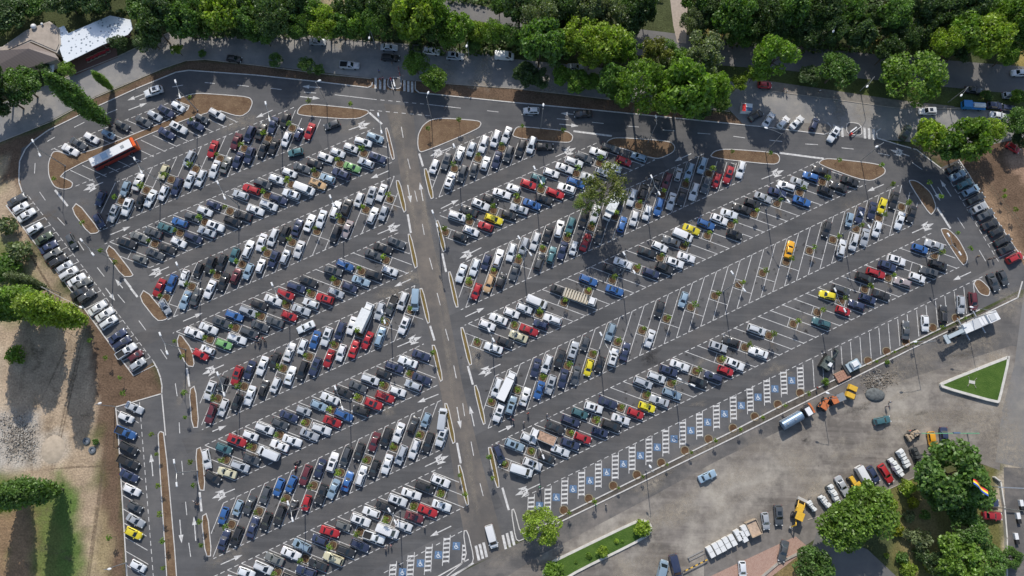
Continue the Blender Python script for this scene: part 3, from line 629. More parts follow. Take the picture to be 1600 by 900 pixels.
    for i0, i1 in ((3, 4), (4, 5)):
        u0, u1 = (.0 if i0 == 4 else .04), (.96 if i0 == 4 else 1.0)
        g.add(panel(R0[i0], R0[i1], R1[i0], R1[i1], o, u0, u1, .12, .97), [(0, 1, 2, 3)])
    out['windscreen'] = (g, GLASS)
    if kind != 'van':
        out['rear_window'] = (MB().add(panel(R0[8], R0[0], R1[8], R1[0], o, .04, .96, .14, .95), [(0, 1, 2, 3)]), GLASS)
    else:
        out['rear_window'] = (MB().add(panel(R0[8], R0[0], R1[8], R1[0], o, .1, .9, .35, .85), [(0, 1, 2, 3)]), GLASS)
    for s in (0, 1):
        g = MB()
        a, bb = ((1, 2), (6, 7))[s]
        if kind == 'van': spans = ((.78, .99),) if s == 0 else ((.01, .22),)
        elif kind == 'pickup': spans = ((.06, .95),)
        else: spans = ((.05, .50), (.54, .96)) if s == 0 else ((.04, .46), (.50, .95))
        for u0, u1 in spans: g.add(panel(R0[a], R0[bb], R1[a], R1[bb], o, u0, u1, .14, .90), [(0, 1, 2, 3)])
        out['side_window' + str(s)] = (g, GLASS)
    for q, (sx, sy) in enumerate(((.60, 1), (.60, -1), (-.60, 1), (-.60, -1))):
        g = MB(); x = sx * h; y0 = sy * (w - .17); y1 = sy * (w + .012)
        g.tube((x, y0, .32), (x, y1, .32), .32, .32, 12)
        r = MB(); r.tube((x, y1, .32), (x, y1 + sy * .012, .32), .19, .17, 10)
        out['wheel' + str(q)] = (g, TYRE, r)
    for s in (-1, 1):
        zl = k['hood'] - .20
        out['headlight' + str(s)] = (MB().box((h * .935, s * w * .70, zl + .03), (.26, .30, .15), rz=-s * .35), LAMPG)
        out['taillight' + str(s)] = (MB().box((-h * .972, s * w * .80, .74), (.10, .24, .16), rz=s * .25), TAIL)
    return out

protos = {}
def proto(kind):
    if kind in protos: return protos[kind]
    ps = []
    for nm, t in car_parts(kind).items():
        base = nm.rstrip('0123456789-'); me = bpy.data.meshes.new(base); me.from_pydata(t[0].v, [], t[0].f); me.update(); me.materials.append(t[1])
        if base == 'body':
            me.polygons.foreach_set('use_smooth', [True] * len(me.polygons)); me.set_sharp_from_angle(angle=math.radians(28))
        rim = None
        if len(t) > 2: rim = bpy.data.meshes.new('rim'); rim.from_pydata(t[2].v, [], t[2].f); rim.update(); rim.materials.append(RIM)
        ps.append((base, me, rim))
    protos[kind] = ps
    return ps

def choose_kind(code):
    if code in ('Y', 'A', 'E', 'O', 'B', 'T') : pool = ['hatchback', 'hatchback', 'sedan', 'estate']
    else: pool = ['sedan', 'sedan', 'sedan', 'hatchback', 'hatchback', 'estate', 'SUV', 'minivan', 'city car']
    return random.choice(pool)

for c in CARS:
    cd = c['code']; ty = None
    if len(cd) > 1 and cd[-1] in 'vpu': ty = {'v': 'van', 'p': 'pickup', 'u': 'SUV'}[cd[-1]]; cd = cd[:-1]
    c['kind'] = ty or choose_kind(cd); c['cc'] = cd
    if c.get('label'):
        for w_ in ('sedan', 'SUV', 'hatchback', 'estate', 'pickup'):
            if w_ in c['label'].split(' beside')[0].split(' between')[0].split(' behind')[0].split(' by ')[0][:40]: c['kind'] = w_; break
        if 'minibus' in c['label']: c['kind'] = 'van'
    jj = random.uniform(.82, 1.12); hh = random.uniform(-.02, .02); c['col'] = tuple(min(.8, x * jj * (1 + hh * s_)) for x, s_ in zip(COL[cd], (1, 0, -1)))
    c['px'] = 0
# nearest to the viewer first: image row is the size order for a gently tilted aerial view
order = sorted([c for c in CARS if c['kind'] not in ('van',)], key=lambda c: c['y'])
single = {id(c) for c in order[:300]}
combo = {}
for c in CARS:
    combo.setdefault((c['line'], c['cc'], c['kind']), []).append(c)
    combo.setdefault((c['line'], c['cc']), []).append(c)
idxs = {}
NOUN = {'van': 'van', 'pickup': 'pickup', 'SUV': 'SUV', 'estate': 'estate', 'sedan': 'sedan', 'hatchback': 'hatchback', 'minivan': 'minivan', 'city car': 'city-car'}
def car_label(c):
    if c.get('label'): return c['label']
    if len(combo[(c['line'], c['cc'])]) == 1: lb = f"only {CNAME[c['cc']]} {NOUN[c['kind']]} in {c['place']}"
    else:
        e = 'top' if c['line'] in ('wA', 'wB', 'eC') else 'left'
        lb = f"{CNAME[c['cc']]} {NOUN[c['kind']]}, {ORD[c['idx']]} from {e}, {c['place']}"
    w_ = lb.split()
    if len(w_) > 16: lb = lb.replace(' of central road', ' of avenue')
    return lb

stuffV, stuffF, stuffM, stuffC = [], [], [], []
for c in CARS:
    z = .034
    if id(c) in single or c['kind'] == 'van':
        van = c['kind'] == 'van'
        r = root('van' if van else ('pickup_truck' if c['kind'] == 'pickup' else 'parked_car'), car_label(c), 'van' if van else ('pickup truck' if c['kind'] == 'pickup' else 'car'), (c['x'], c['y'], z), c['rz'],
                 'vans about the car park' if van else 'cars parked and driving in the car park'); r.scale = (random.uniform(1.0, 1.08), random.uniform(1.01, 1.05), random.uniform(1.0, 1.05))
        for base, me, rim in proto(c['kind']):
            o = bpy.data.objects.new(base, me); C.objects.link(o); o.parent = r
            if base == 'body': o.color = (*c['col'], 1)
            if rim: q = bpy.data.objects.new('rim', rim); C.objects.link(q); q.parent = o
    else:
        M = Matrix.Translation((c['x'], c['y'], z)) @ Matrix.Rotation(c['rz'], 4, 'Z') @ Matrix.Diagonal((random.uniform(1.0, 1.08), random.uniform(1.01, 1.05), random.uniform(1.0, 1.05), 1)); R = np.array(M)
        for base, me, rim in proto(c['kind']):
            if base in ('headlight', 'taillight') and False: continue
            n0 = len(stuffV); co = np.empty(len(me.vertices) * 3); me.vertices.foreach_get('co', co); co = co.reshape(-1, 3) @ R[:3, :3].T + R[:3, 3]
            stuffV.extend(map(tuple, co)); mi = {'body': 0, 'windscreen': 1, 'rear_window': 1, 'side_window': 1, 'wheel': 2, 'headlight': 3, 'taillight': 4, 'load_bed': 2, 'roof_rails': 2, 'sunroof': 1}[base]
            for p in me.polygons: stuffF.append(tuple(v + n0 for v in p.vertices)); stuffM.append(mi)
            stuffC.extend([(*c['col'], 1.0)] * len(co))
me = bpy.data.meshes.new('distant_cars'); me.from_pydata(stuffV, [], stuffF); me.update()
for m_ in (PAINTV, GLASS, TYRE, LAMPG, TAIL): me.materials.append(m_)
me.polygons.foreach_set('material_index', stuffM); me.polygons.foreach_set('use_smooth', [m_ == 0 for m_ in stuffM]); me.set_sharp_from_angle(angle=math.radians(28))
at = me.color_attributes.new('paint', 'FLOAT_COLOR', 'POINT'); at.data.foreach_set('color', np.array(stuffC, np.float32).ravel())
tag(link(bpy.data.objects.new('distant_cars', me)), 'mass of parked cars filling the farther upper rows of the lot', 'cars', kind='stuff')
print('cars', len(CARS), 'single', len(single))
# ------------------------------------------------------------------ kerbs and planted islands
def island(name, pxpoly, label, cat='traffic island', soil=SOIL, smooth=2, h=.13, kw=.21, kerbmat=KERB, group='planted traffic islands', soilname='soil'):
    poly = ccw([P(*p) for p in pxpoly]); poly = chaikin(poly, smooth, .2)
    cx = sum(p[0] for p in poly) / len(poly); cy = sum(p[1] for p in poly) / len(poly)
    r = root(name, label, cat, (cx, cy, 0), 0, group)
    poly = [(x - cx, y - cy) for x, y in poly]; inn = inset(poly, kw); n = len(poly)
    vs = [(x, y, 0) for x, y in poly] + [(x, y, h) for x, y in poly] + [(x, y, h) for x, y in inn] + [(x, y, h - .06) for x, y in inn]
    fs = []
    for a in (0, n, 2 * n):
        fs += [(a + i, a + (i + 1) % n, a + n + (i + 1) % n, a + n + i) for i in range(n)]
    mesh_obj('kerb', (vs, fs), kerbmat, r)
    tr = tessellate_polygon([[Vector((x, y, 0)) for x, y in inn]])
    mesh_obj(soilname, ([(x, y, h - .03) for x, y in inn], [upf(inn, t) for t in tr]), soil, r)
    return r

T = lambda ox, oy, pts: [(ox + x / 4, oy + y / 4) for x, y in pts]
ISL = [
 ([(276, 154), (305, 145), (340, 147), (390, 151), (396, 160), (390, 175), (375, 184), (331, 169.5), (87, 272), (115, 284), (113, 294), (100, 297), (85, 293), (76, 276), (75, 255), (84, 233), (118, 246), (306, 170), (272, 157)], 'long kinked brown bed running between the two small northwest lines'),
 ([(465, 172), (472, 164), (485, 162), (575, 171), (577, 178), (556, 188), (464, 181)], 'long brown island near the crossing at top middle of lot'),
 ([(652, 225), (653, 210), (660, 196), (672, 187), (690, 184), (748, 188), (753, 193), (748, 202), (660, 239), (654, 236)], 'teardrop brown island at top of central road'),
 ([(798, 216), (805, 200), (812, 197), (886, 204), (896, 212), (894, 221), (886, 224)], 'rounded brown island below two northern lane arrows'),
 ([(945, 229), (949, 219), (963, 214), (1048, 220), (1056, 230), (1052, 239), (1030, 249), (1012, 246), (968, 231)], 'shaded brown island beneath the big street trees'),
 ([(1107, 247), (1115, 236), (1133, 232), (1213, 238), (1219, 246), (1217, 255), (1207, 258)], 'long rounded brown island above red cars in northeast'),
 ([(1276, 257), (1284, 249), (1296, 247), (1375, 256), (1384, 265), (1382, 273), (1357, 286)], 'brown island with bent lower edge near northeast corner'),
 ([(1417, 282), (1427, 281), (1437, 285), (1455, 301), (1463, 322), (1460, 331), (1453, 338)], 'leaf-shaped brown island opposite the eastern bays'),
 ([(1466, 358), (1480, 356), (1497, 372), (1512, 400), (1511, 411), (1504, 417)], 'leaf-shaped brown island holding a lamp at east side'),
 ([(1520, 443), (1525, 436), (1533, 437), (1548, 452), (1545, 464), (1530, 460)], 'small brown island by two dark cars in southeast corner'),
 ([(111, 328), (121, 315), (157, 360), (152, 365), (139, 366)], 'slanted brown island below northwest bus row'),
 ([(164, 395), (172, 380), (210, 429), (205, 433), (192, 433)], 'slanted brown island at end of second west row'),
 ([(217, 466), (226, 450), (265, 496), (257, 501), (245, 502)], 'slanted brown island touching a silver car'),
 ([(275, 536), (281, 519), (301, 546), (305, 574), (291, 572)], 'kite-shaped brown island beside the askew red hatchback'),
 ([(295, 609), (306, 601), (312, 668), (300, 669)], 'narrow brown island at end of fifth west parking row'),
 ([(305, 702), (316, 697), (322, 767), (310, 766)], 'narrow brown island with lamp post beside white estate'),
 ([(314, 807), (325, 800), (332, 869), (321, 870)], 'narrow brown island at lower left beside blue hatchback'),
 ([(601, 201), (606, 199), (618, 248), (612, 251)], 'short narrow island at top west edge of central road'),
 ([(617, 282), (625, 282), (636, 328), (630, 334)], 'second narrow island down west edge of central road'),
 ([(636, 366), (642, 365), (654, 416), (647, 421)], 'third narrow island down west edge of central road'),
 ([(654, 451), (661, 450), (673, 503), (667, 507)], 'fourth narrow island down west edge, beside blue grey van'),
 ([(673, 539), (681, 539), (693, 593), (687, 598)], 'fifth narrow island down west edge of central road'),
 ([(693, 630), (700, 630), (713, 690), (706, 695)], 'sixth narrow island down west edge, beside silver glass van'),
 ([(714, 727), (721, 726), (734, 787), (728, 792)], 'lowest planted island on west edge of central road'),
 ([(661, 264), (668, 263), (679, 309), (672, 312)], 'top narrow island on east edge of central road'),
 ([(680, 345), (686, 344), (698, 391), (691, 395)], 'second narrow island down east edge of central road'),
 ([(699, 425), (705, 424), (718, 480), (711, 481)], 'third narrow island down east edge of central road'),
 ([(718, 512), (725, 511), (739, 569), (732, 572)], 'fourth narrow island down east edge of central road'),
 ([(739, 603), (746, 601), (760, 661), (754, 665)], 'fifth narrow island down east edge of central road'),
 ([(761, 699), (769, 698), (782, 761), (775, 763)], 'lowest planted island on east edge, beside askew navy car'),
]
for k_, (pp, lb) in enumerate(ISL):
    island('planted_island', pp, lb, soil=SOIL if k_ < 18 else DRYG, smooth=2 if len(pp) > 5 else 1)
island('planted_median', [(246, 680), (250, 673), (258, 676), (278, 905), (278, 960), (264, 960)], 'long brown median between lower left lanes', smooth=1)
island('paved_island', [(606, 120), (628, 121), (627, 140), (605, 138)], 'dark paved entrance island between crossings at top middle', soil=ASPH, soilname='paving', smooth=2, group='entrance islands')
island('paved_island', [(1322, 190), (1345, 193), (1348, 213), (1322, 210)], 'dark paved entrance island between northeast crossings', soil=ASPH, soilname='paving', smooth=2, group='entrance islands')
island('paved_island', [(723, 829), (731, 828), (741, 870), (738, 882), (700, 903), (660, 940), (640, 950), (705, 893), (729, 874)], 'white edged asphalt island beside lower crossing', soil=ASPH, soilname='paving', smooth=1, group='entrance islands')
island('paved_island', [(798, 797), (804, 794), (814, 834), (830, 828), (867, 812), (868, 817), (812, 847), (805, 842)], 'hook-shaped asphalt island under bright round tree', soil=ASPH, soilname='paving', smooth=1, group='entrance islands')
# lawns with low white walls
island('walled_lawn', [(845, 915), (849, 890), (857, 879), (872, 871), (990, 814), (1005, 810), (1016, 816), (1020, 827), (1012, 840), (880, 905), (860, 930)], 'long oval green lawn with white stone rim', 'lawn', LAWN, 2, .35, .55, mat('white_stone', (.55, .53, .48), rough=.85, noise=.1, nscale=1), 'walled lawns', 'grass')
island('walled_lawn', [(1466, 601), (1470, 597), (1570, 557), (1576, 557), (1560, 627), (1556, 631), (1470, 607)], 'triangular green lawn enclosed by white wall', 'lawn', LAWN, 1, .8, .6, mat('white_stone', (.55, .53, .48)), 'walled lawns', 'grass')

def kerbline(pts, w=.26, h=.12, name='kerb', m=KERB):
    mb = MB()
    P2 = [Vector(P(*p)) for p in pts]
    for a, b in zip(P2, P2[1:]):
        d = (b - a); L_ = d.length; c = (a + b) / 2
        mb.box((c.x, c.y, h / 2 + .01), (L_ + .12, w, h), rz=math.atan2(d.y, d.x))
    return tag(mb.build(name, m), kind='structure')
kerbline([(35, 300), (30, 285), (30, 272), (31, 252), (40, 233), (50, 222), (75, 204), (155, 165), (212, 139), (275, 113), (295, 110), (400, 117.5), (500, 128), (575, 137), (581, 134), (582, 129)])
kerbline([(649, 128), (649, 140), (655, 145), (800, 160), (950, 174), (1200, 199), (1288, 210), (1296, 207), (1299, 199), (1293, 192)])
kerbline([(1376, 201), (1369, 206), (1371, 216), (1400, 225), (1432, 234), (1470, 263)])
kerbline([(1498, 250), (1513, 272), (1546, 328), (1586, 388), (1606, 412)])
kerbline([(10, 321), (107, 448), (192, 565), (209, 587)])
kerbline([(240, 565), (246, 576), (251, 590), (253.5, 603), (253, 615), (181, 636), (185, 675), (199, 905), (200, 960)])
kerbline([(253, 615), (259, 680)])
kerbline([(732, 874), (682, 902), (640, 930)]); kerbline([(740, 880), (705, 902), (660, 930)])
kerbline([(867, 811), (1142, 675), (1230, 629), (1530, 484)], h=.14); kerbline([(868, 819), (1160, 677), (1420, 547), (1590, 465), (1597, 440)], h=.14)
kerbline([(0, 222), (80, 190), (150, 152), (255, 107), (290, 95), (320, 93), (400, 102), (500, 115), (580, 123)], w=.2, m=CONC)
kerbline([(650, 126), (700, 131), (800, 138), (900, 149), (1000, 161), (1140, 174)], w=.2, m=CONC)
kerbline([(100, 122), (185, 88), (255, 55), (278, 46), (400, 50), (560, 64), (700, 76)], w=.2, m=CONC)
kerbline([(1200, 142), (1300, 155), (1400, 169), (1500, 170)], w=.2, m=CONC)
kerbline([(1185, 905), (1215, 880), (1262, 857), (1276, 858)], w=.5, h=.3, m=CONC)
kerbline([(1262, 812), (1330, 790), (1376, 770), (1430, 745)], w=.2, m=CONC)
# raised pavement between street and park road
sheet('pavement', [(1182, 124), (1300, 141), (1400, 156), (1490, 166), (1500, 173), (1400, 170), (1300, 156), (1190, 142)], .03, mat('pavement_slabs', (.19, .175, .155), rough=.9, noise=.15, nscale=1))
sheet('pavement', [(1205, 203), (1215, 191), (1286, 193), (1297, 196), (1299, 204), (1292, 209)], .03, MATS['pavement_slabs'])

# tree pits and the saplings standing by them
def ring_mesh(mb, cx, cy, z, ro, ri, h, n=12, sq=.35):
    def rr(t, r):
        c, s = math.cos(t), math.sin(t); p = 2 + 3 * sq; k = (abs(c) ** p + abs(s) ** p) ** (-1 / p)
        return (cx + r * k * c, cy + r * k * s)
    vs = []
    for r, zz in ((ro, z), (ro, z + h), (ri, z + h), (ri, z + .03)):
        for i in range(n): vs.append((*rr(2 * math.pi * i / n, r), zz))
    fs = []
    for a in (0, n, 2 * n): fs += [(a + i, a + (i + 1) % n, a + n + (i + 1) % n, a + n + i) for i in range(n)]
    mb.add(vs, fs)
def leaf_mesh(pts_r, size, seed, flat=.35):
    """pts_r: array of leaf centres (n,3) with outward dirs (n,3) -> mesh data of small quads"""
    pts, dirs = pts_r; rng = np.random.default_rng(seed); n = len(pts)
    nrm = dirs * flat + rng.normal(size=(n, 3)) * .55 + np.array([0, 0, .35]); nrm /= np.linalg.norm(nrm, axis=1)[:, None]
    u = np.cross(nrm, rng.normal(size=(n, 3))); u /= np.linalg.norm(u, axis=1)[:, None]; v = np.cross(nrm, u)
    s = size * rng.uniform(.6, 1.25, (n, 1)); q = np.stack([pts - u * s * .5, pts - v * s * .33 + u * s * .05, pts + u * s * .6, pts + v * s * .33 + u * s * .05], 1).reshape(-1, 3)
    f = np.arange(4 * n).reshape(-1, 4)
    return q, f
def np_mesh(name, q, f, m):
    me = bpy.data.meshes.new(name); me.vertices.add(len(q)); me.vertices.foreach_set('co', np.asarray(q, np.float32).ravel())
    me.loops.add(f.size); me.loops.foreach_set('vertex_index', f.astype(np.int32).ravel())
    me.polygons.add(len(f)); me.polygons.foreach_set('loop_start', np.arange(0, f.size, 4, dtype=np.int32)); me.update(); me.validate()
    me.materials.append(m); return me
def leafmat(name):
    m = bpy.data.materials.new(name); m.use_nodes = True; nt = m.node_tree; L = nt.links.new
    for n_ in list(nt.nodes): nt.nodes.remove(n_)
    o = nt.nodes.new('ShaderNodeOutputMaterial'); oi = nt.nodes.new('ShaderNodeObjectInfo'); g = nt.nodes.new('ShaderNodeNewGeometry')
    r = nt.nodes.new('ShaderNodeMapRange'); r.inputs['To Min'].default_value = .65; r.inputs['To Max'].default_value = 1.6; L(g.outputs['Random Per Island'], r.inputs['Value'])
    n = nt.nodes.new('ShaderNodeTexNoise'); n.inputs['Scale'].default_value = .55; n.inputs['Detail'].default_value = 4; L(g.outputs['Position'], n.inputs['Vector'])
    r2 = nt.nodes.new('ShaderNodeMapRange'); r2.inputs['From Min'].default_value = .32; r2.inputs['From Max'].default_value = .68; r2.inputs['To Min'].default_value = .6; r2.inputs['To Max'].default_value = 1.35; L(n.outputs['Fac'], r2.inputs['Value'])
    mu = nt.nodes.new('ShaderNodeMath'); mu.operation = 'MULTIPLY'; L(r.outputs[0], mu.inputs[0]); L(r2.outputs[0], mu.inputs[1])
    v = nt.nodes.new('ShaderNodeVectorMath'); v.operation = 'SCALE'; L(oi.outputs['Color'], v.inputs[0]); L(mu.outputs[0], v.inputs['Scale'])
    d = nt.nodes.new('ShaderNodeBsdfDiffuse'); tr = nt.nodes.new('ShaderNodeBsdfTranslucent'); L(v.outputs[0], d.inputs['Color'])
    y = nt.nodes.new('ShaderNodeMix'); y.data_type = 'RGBA'; y.blend_type = 'MULTIPLY'; y.inputs['Factor'].default_value = 1; L(v.outputs[0], y.inputs['A']); y.inputs['B'].default_value = (1.3, 1.5, .5, 1)
    L(y.outputs['Result'], tr.inputs['Color'])
    gl = nt.nodes.new('ShaderNodeBsdfGlossy'); gl.inputs['Roughness'].default_value = .45; gl.inputs['Color'].default_value = (.6, .65, .6, 1)
    m1 = nt.nodes.new('ShaderNodeMixShader'); m1.inputs[0].default_value = .38; L(d.outputs[0], m1.inputs[1]); L(tr.outputs[0], m1.inputs[2])
    m2 = nt.nodes.new('ShaderNodeMixShader'); m2.inputs[0].default_value = .04; L(m1.outputs[0], m2.inputs[1]); L(gl.outputs[0], m2.inputs[2])
    L(m2.outputs[0], o.inputs['Surface']); return m
LEAF = leafmat('foliage')
BARK = mat('bark', (.11, .085, .06), rough=.95, noise=.3, nscale=3, bump=.4)

def crown_points(kind, R, Hc, n, seed):
    rng = np.random.default_rng(seed); P_ = []; D_ = []
    if kind == 'round':
        nb = (34, 26, 40, 30)[seed % 4]
        for i in range(nb):
            t = rng.uniform(0, 2 * math.pi); z = rng.uniform(-.55, 1); rr = math.sqrt(max(0, 1 - z * z)) if z > 0 else 1.0 - .25 * abs(z)
            k = rng.uniform(.50, .88); c = np.array([math.cos(t) * rr * R * k, math.sin(t) * rr * R * k, z * Hc * .5 * k])
            br = R * rng.uniform(.20, .38); m = int(n / nb * (br / (R * .29)) ** 2)
            d = rng.normal(size=(m, 3)); d /= np.linalg.norm(d, axis=1)[:, None]; rad = br * rng.uniform(.55, 1.08, (m, 1)) ** .6
            P_.append(c + d * rad * np.array([1, 1, .8])); D_.append(d)
    elif kind == 'poplar':
        nb = 90
        for i in range(nb):
            z = rng.uniform(0, 1) ** .9; wz = R * (math.sin(min(1, z * 1.25 + .12) * math.pi * .5) if z < .5 else math.cos((z - .5) * math.pi * .93)) * .62
            t = rng.uniform(0, 2 * math.pi); c = np.array([math.cos(t) * wz, math.sin(t) * wz, z * Hc]); br = R * rng.uniform(.22, .4)
            m = n // nb; d = rng.normal(size=(m, 3)); d /= np.linalg.norm(d, axis=1)[:, None]
            P_.append(c + d * br * rng.uniform(.4, 1.5, (m, 1)) * np.array([.85, .85, 1.8])); D_.append(d)
    else:   # airy
        nb = 40
        for i in range(nb):
            d0 = rng.normal(size=3); d0 /= np.linalg.norm(d0); d0[2] = abs(d0[2]) * .9 - .2
            c = d0 * np.array([R, R, Hc * .5]) * rng.uniform(.35, .98); br = R * rng.uniform(.12, .24); m = n // nb
            d = rng.normal(size=(m, 3)); d /= np.linalg.norm(d, axis=1)[:, None]
            P_.append(c + d * br * rng.uniform(.3, 1.2, (m, 1))); D_.append(d)
    return np.concatenate(P_), np.concatenate(D_)

def trunk_mb(h, r, spread, n, seed, crown_z, poplar=False):
    rg = random.Random(seed); mb = MB()
    top = (rg.uniform(-.2, .2), rg.uniform(-.2, .2), h)
    mb.path([(0, 0, 0), (0.03, .02, h * .3), (top[0] * .6, top[1] * .6, h * .65), top], [r, r * .8, r * .55, r * .15], 8)
    for i in range(n):
        t = i * 2.4 + rg.uniform(-.4, .4); z0 = h * rg.uniform(.3, .75); L_ = spread * rg.uniform(.6, .95); up = L_ * (rg.uniform(.35, .8) if not poplar else 2.2)
        if poplar: L_ *= .5
        mid = (math.cos(t) * L_ * .5, math.sin(t) * L_ * .5, z0 + up * .45); end = (math.cos(t) * L_, math.sin(t) * L_, z0 + up)
        mb.path([(0, 0, z0), mid, end], [r * .4, r * .26, r * .06], 5)
    return mb
TREES = {}
def tree_proto(kind, var):
    key = (kind, var)
    if key in TREES: return TREES[key]
    sd = hash(key) % 1000 if False else {'round': 10, 'airy': 60, 'sparse': 75, 'poplar': 90, 'sapling': 120, 'bush': 150}[kind] + var
    if kind == 'round':     # unit: crown radius 5, height 11
        p, d = crown_points('round', 5, 7.5, 5200, sd); p[:, 2] += 7.2; q, f = leaf_mesh((p, d), (.62, .5, .7, .56, .66, .48, .6)[var], sd); tr = trunk_mb(9, .28, 4.0, 8, sd, 7)
    elif kind == 'airy':
        p, d = crown_points('airy', 5, 7.5, 5200, sd); p[:, 2] += 7.0; q, f = leaf_mesh((p, d), .50, sd); tr = trunk_mb(10, .22, 4.3, 12, sd, 7)
    elif kind == 'sparse':
        p, d = crown_points('airy', 5, 6.5, 2300, sd); p[:, 2] += 7.0; q, f = leaf_mesh((p, d), .46, sd); tr = trunk_mb(9.5, .2, 4.3, 12, sd, 7)
    elif kind == 'poplar':   # height 22
        p, d = crown_points('poplar', 3.0, 20.0, 13000, sd); p[:, 2] += 2.6; q, f = leaf_mesh((p, d), .5, sd); tr = trunk_mb(20, .35, 1.8, 16, sd, 7, True)
    elif kind == 'sapling':  # height 4
        p, d = crown_points('airy', .75, 1.9, 150, sd); p[:, 2] += 3.1; q, f = leaf_mesh((p, d), .34, sd)
        tr = MB().path([(0, 0, 0), (.02, 0, 1.8), (.0, .03, 3.7)], [.045, .035, .012], 5)
        for j in range(5): t = j * 2.4; tr.tube((0, 0, 2.1 + j * .25), (math.cos(t) * .55, math.sin(t) * .55, 2.7 + j * .25), .018, .006, 4)
    else:
        p, d = crown_points('round', 1.0, 1.7, 900, sd); p[:, 2] += .72; q, f = leaf_mesh((p, d), .24, sd); tr = trunk_mb(1.0, .06, .6, 5, sd, 1)
    cm = np_mesh('crown', q, f, LEAF); tm = bpy.data.meshes.new('trunk'); tm.from_pydata(tr.v, [], tr.f); tm.update(); tm.materials.append(BARK)
    TREES[key] = (cm, tm); return TREES[key]
def tree(name, kind, x, y, sc, szk, col, label, cat='tree', group=None, z=0.0, var=None):
    var = random.randrange({'round': 7, 'airy': 3, 'sparse': 2, 'poplar': 2, 'sapling': 4, 'bush': 3}[kind]) if var is None else var
    cm, tm = tree_proto(kind, var)
    r = root(name, label, cat, (x, y, z), random.uniform(0, 6.28), group); r.scale = (sc, sc, sc * szk)
    t = bpy.data.objects.new('trunk', tm); C.objects.link(t); t.parent = r
    c = bpy.data.objects.new('crown', cm); C.objects.link(c); c.parent = r
    j = random.uniform(.88, 1.12); c.color = (col[0] * j, col[1] * j, col[2] * j, 1)
    return r

GB = (.145, .240, .036); GY = (.225, .31, .040); GM = (.100, .180, .040); GD = (.070, .115, .040); GG = (.155, .19, .095); GS = (.16, .23, .03)
rowcnt = {}
for x, y, ang, j, rown, side, blk, k in PITS:
    rowcnt[(blk, k)] = rowcnt.get((blk, k), 0) + 1; o_ = ORD[rowcnt[(blk, k)]]
    r = root('tree_pit', f'square kerbed tree pit, {o_} from left in {rown} parking row {side} of central road', 'tree pit', (x, y, .04), ang, 'tree pits between the parked cars')
    mb = MB(); ring_mesh(mb, 0, 0, 0, .93, .79, .12, 16); mb.build('kerb_ring', mat('pit_kerb', (.25, .21, .14), rough=.9, noise=.15, nscale=2), r)
    s_ = MB(); s_.add([(.78 * math.cos(t * math.pi / 8) * (1.12 if t % 4 else 1), .78 * math.sin(t * math.pi / 8) * (1.12 if t % 4 else 1), .04) for t in range(16)], [tuple(range(16))]); s_.build('soil', SOILD, r)
    rg = random.uniform(.28, .42); m2 = MB(); ring_mesh(m2, random.uniform(-.1, .1), random.uniform(-.1, .1), .045, rg + .09, rg, .05, 10, 0); m2.build('watering_ring', mat('damp_earth', (.11, .075, .05), rough=.95), r)
    tree('sapling', 'sapling', x + random.uniform(-.2, .2), y + random.uniform(-.2, .2), random.uniform(.85, 1.25), random.uniform(.9, 1.1), random.choice([GS, GB, GS, GY]),
         f'young tree in {o_} pit from left, {rown} parking row {side} of central road', 'sapling', 'saplings in the tree pits', z=.06)
# pits along the southern kerb
for n_, (px, py) in enumerate([(881, 797), (920, 779), (958, 759), (995, 742), (1033, 723), (1070, 704), (1107, 686), (1145, 669), (1179, 651), (1215, 632), (1250, 614), (1356, 564), (1385, 549), (1415, 535), (1457, 512), (1493, 497)], 1):
    x, y = P(px, py)
    r = root('tree_pit', f'round tree pit on southern kerb, {ORD[n_]} from left', 'tree pit', (x, y, .04), 0, 'tree pits along the southern kerb')
    mb = MB(); ring_mesh(mb, 0, 0, 0, 1.05, .88, .12, 16, .1); mb.build('kerb_ring', MATS['pit_kerb'], r)
    s_ = MB(); s_.add([(.9 * math.cos(t * math.pi / 8), .9 * math.sin(t * math.pi / 8), .04) for t in range(16)], [tuple(range(16))]); s_.build('soil', SOILD, r)
    tree('sapling', 'sapling', x + 1.0, y - .3, random.uniform(.6, 1.0), 1, GS, f'young tree on southern kerb, {ORD[n_]} from left', 'sapling', 'saplings along the southern kerb', z=.06)
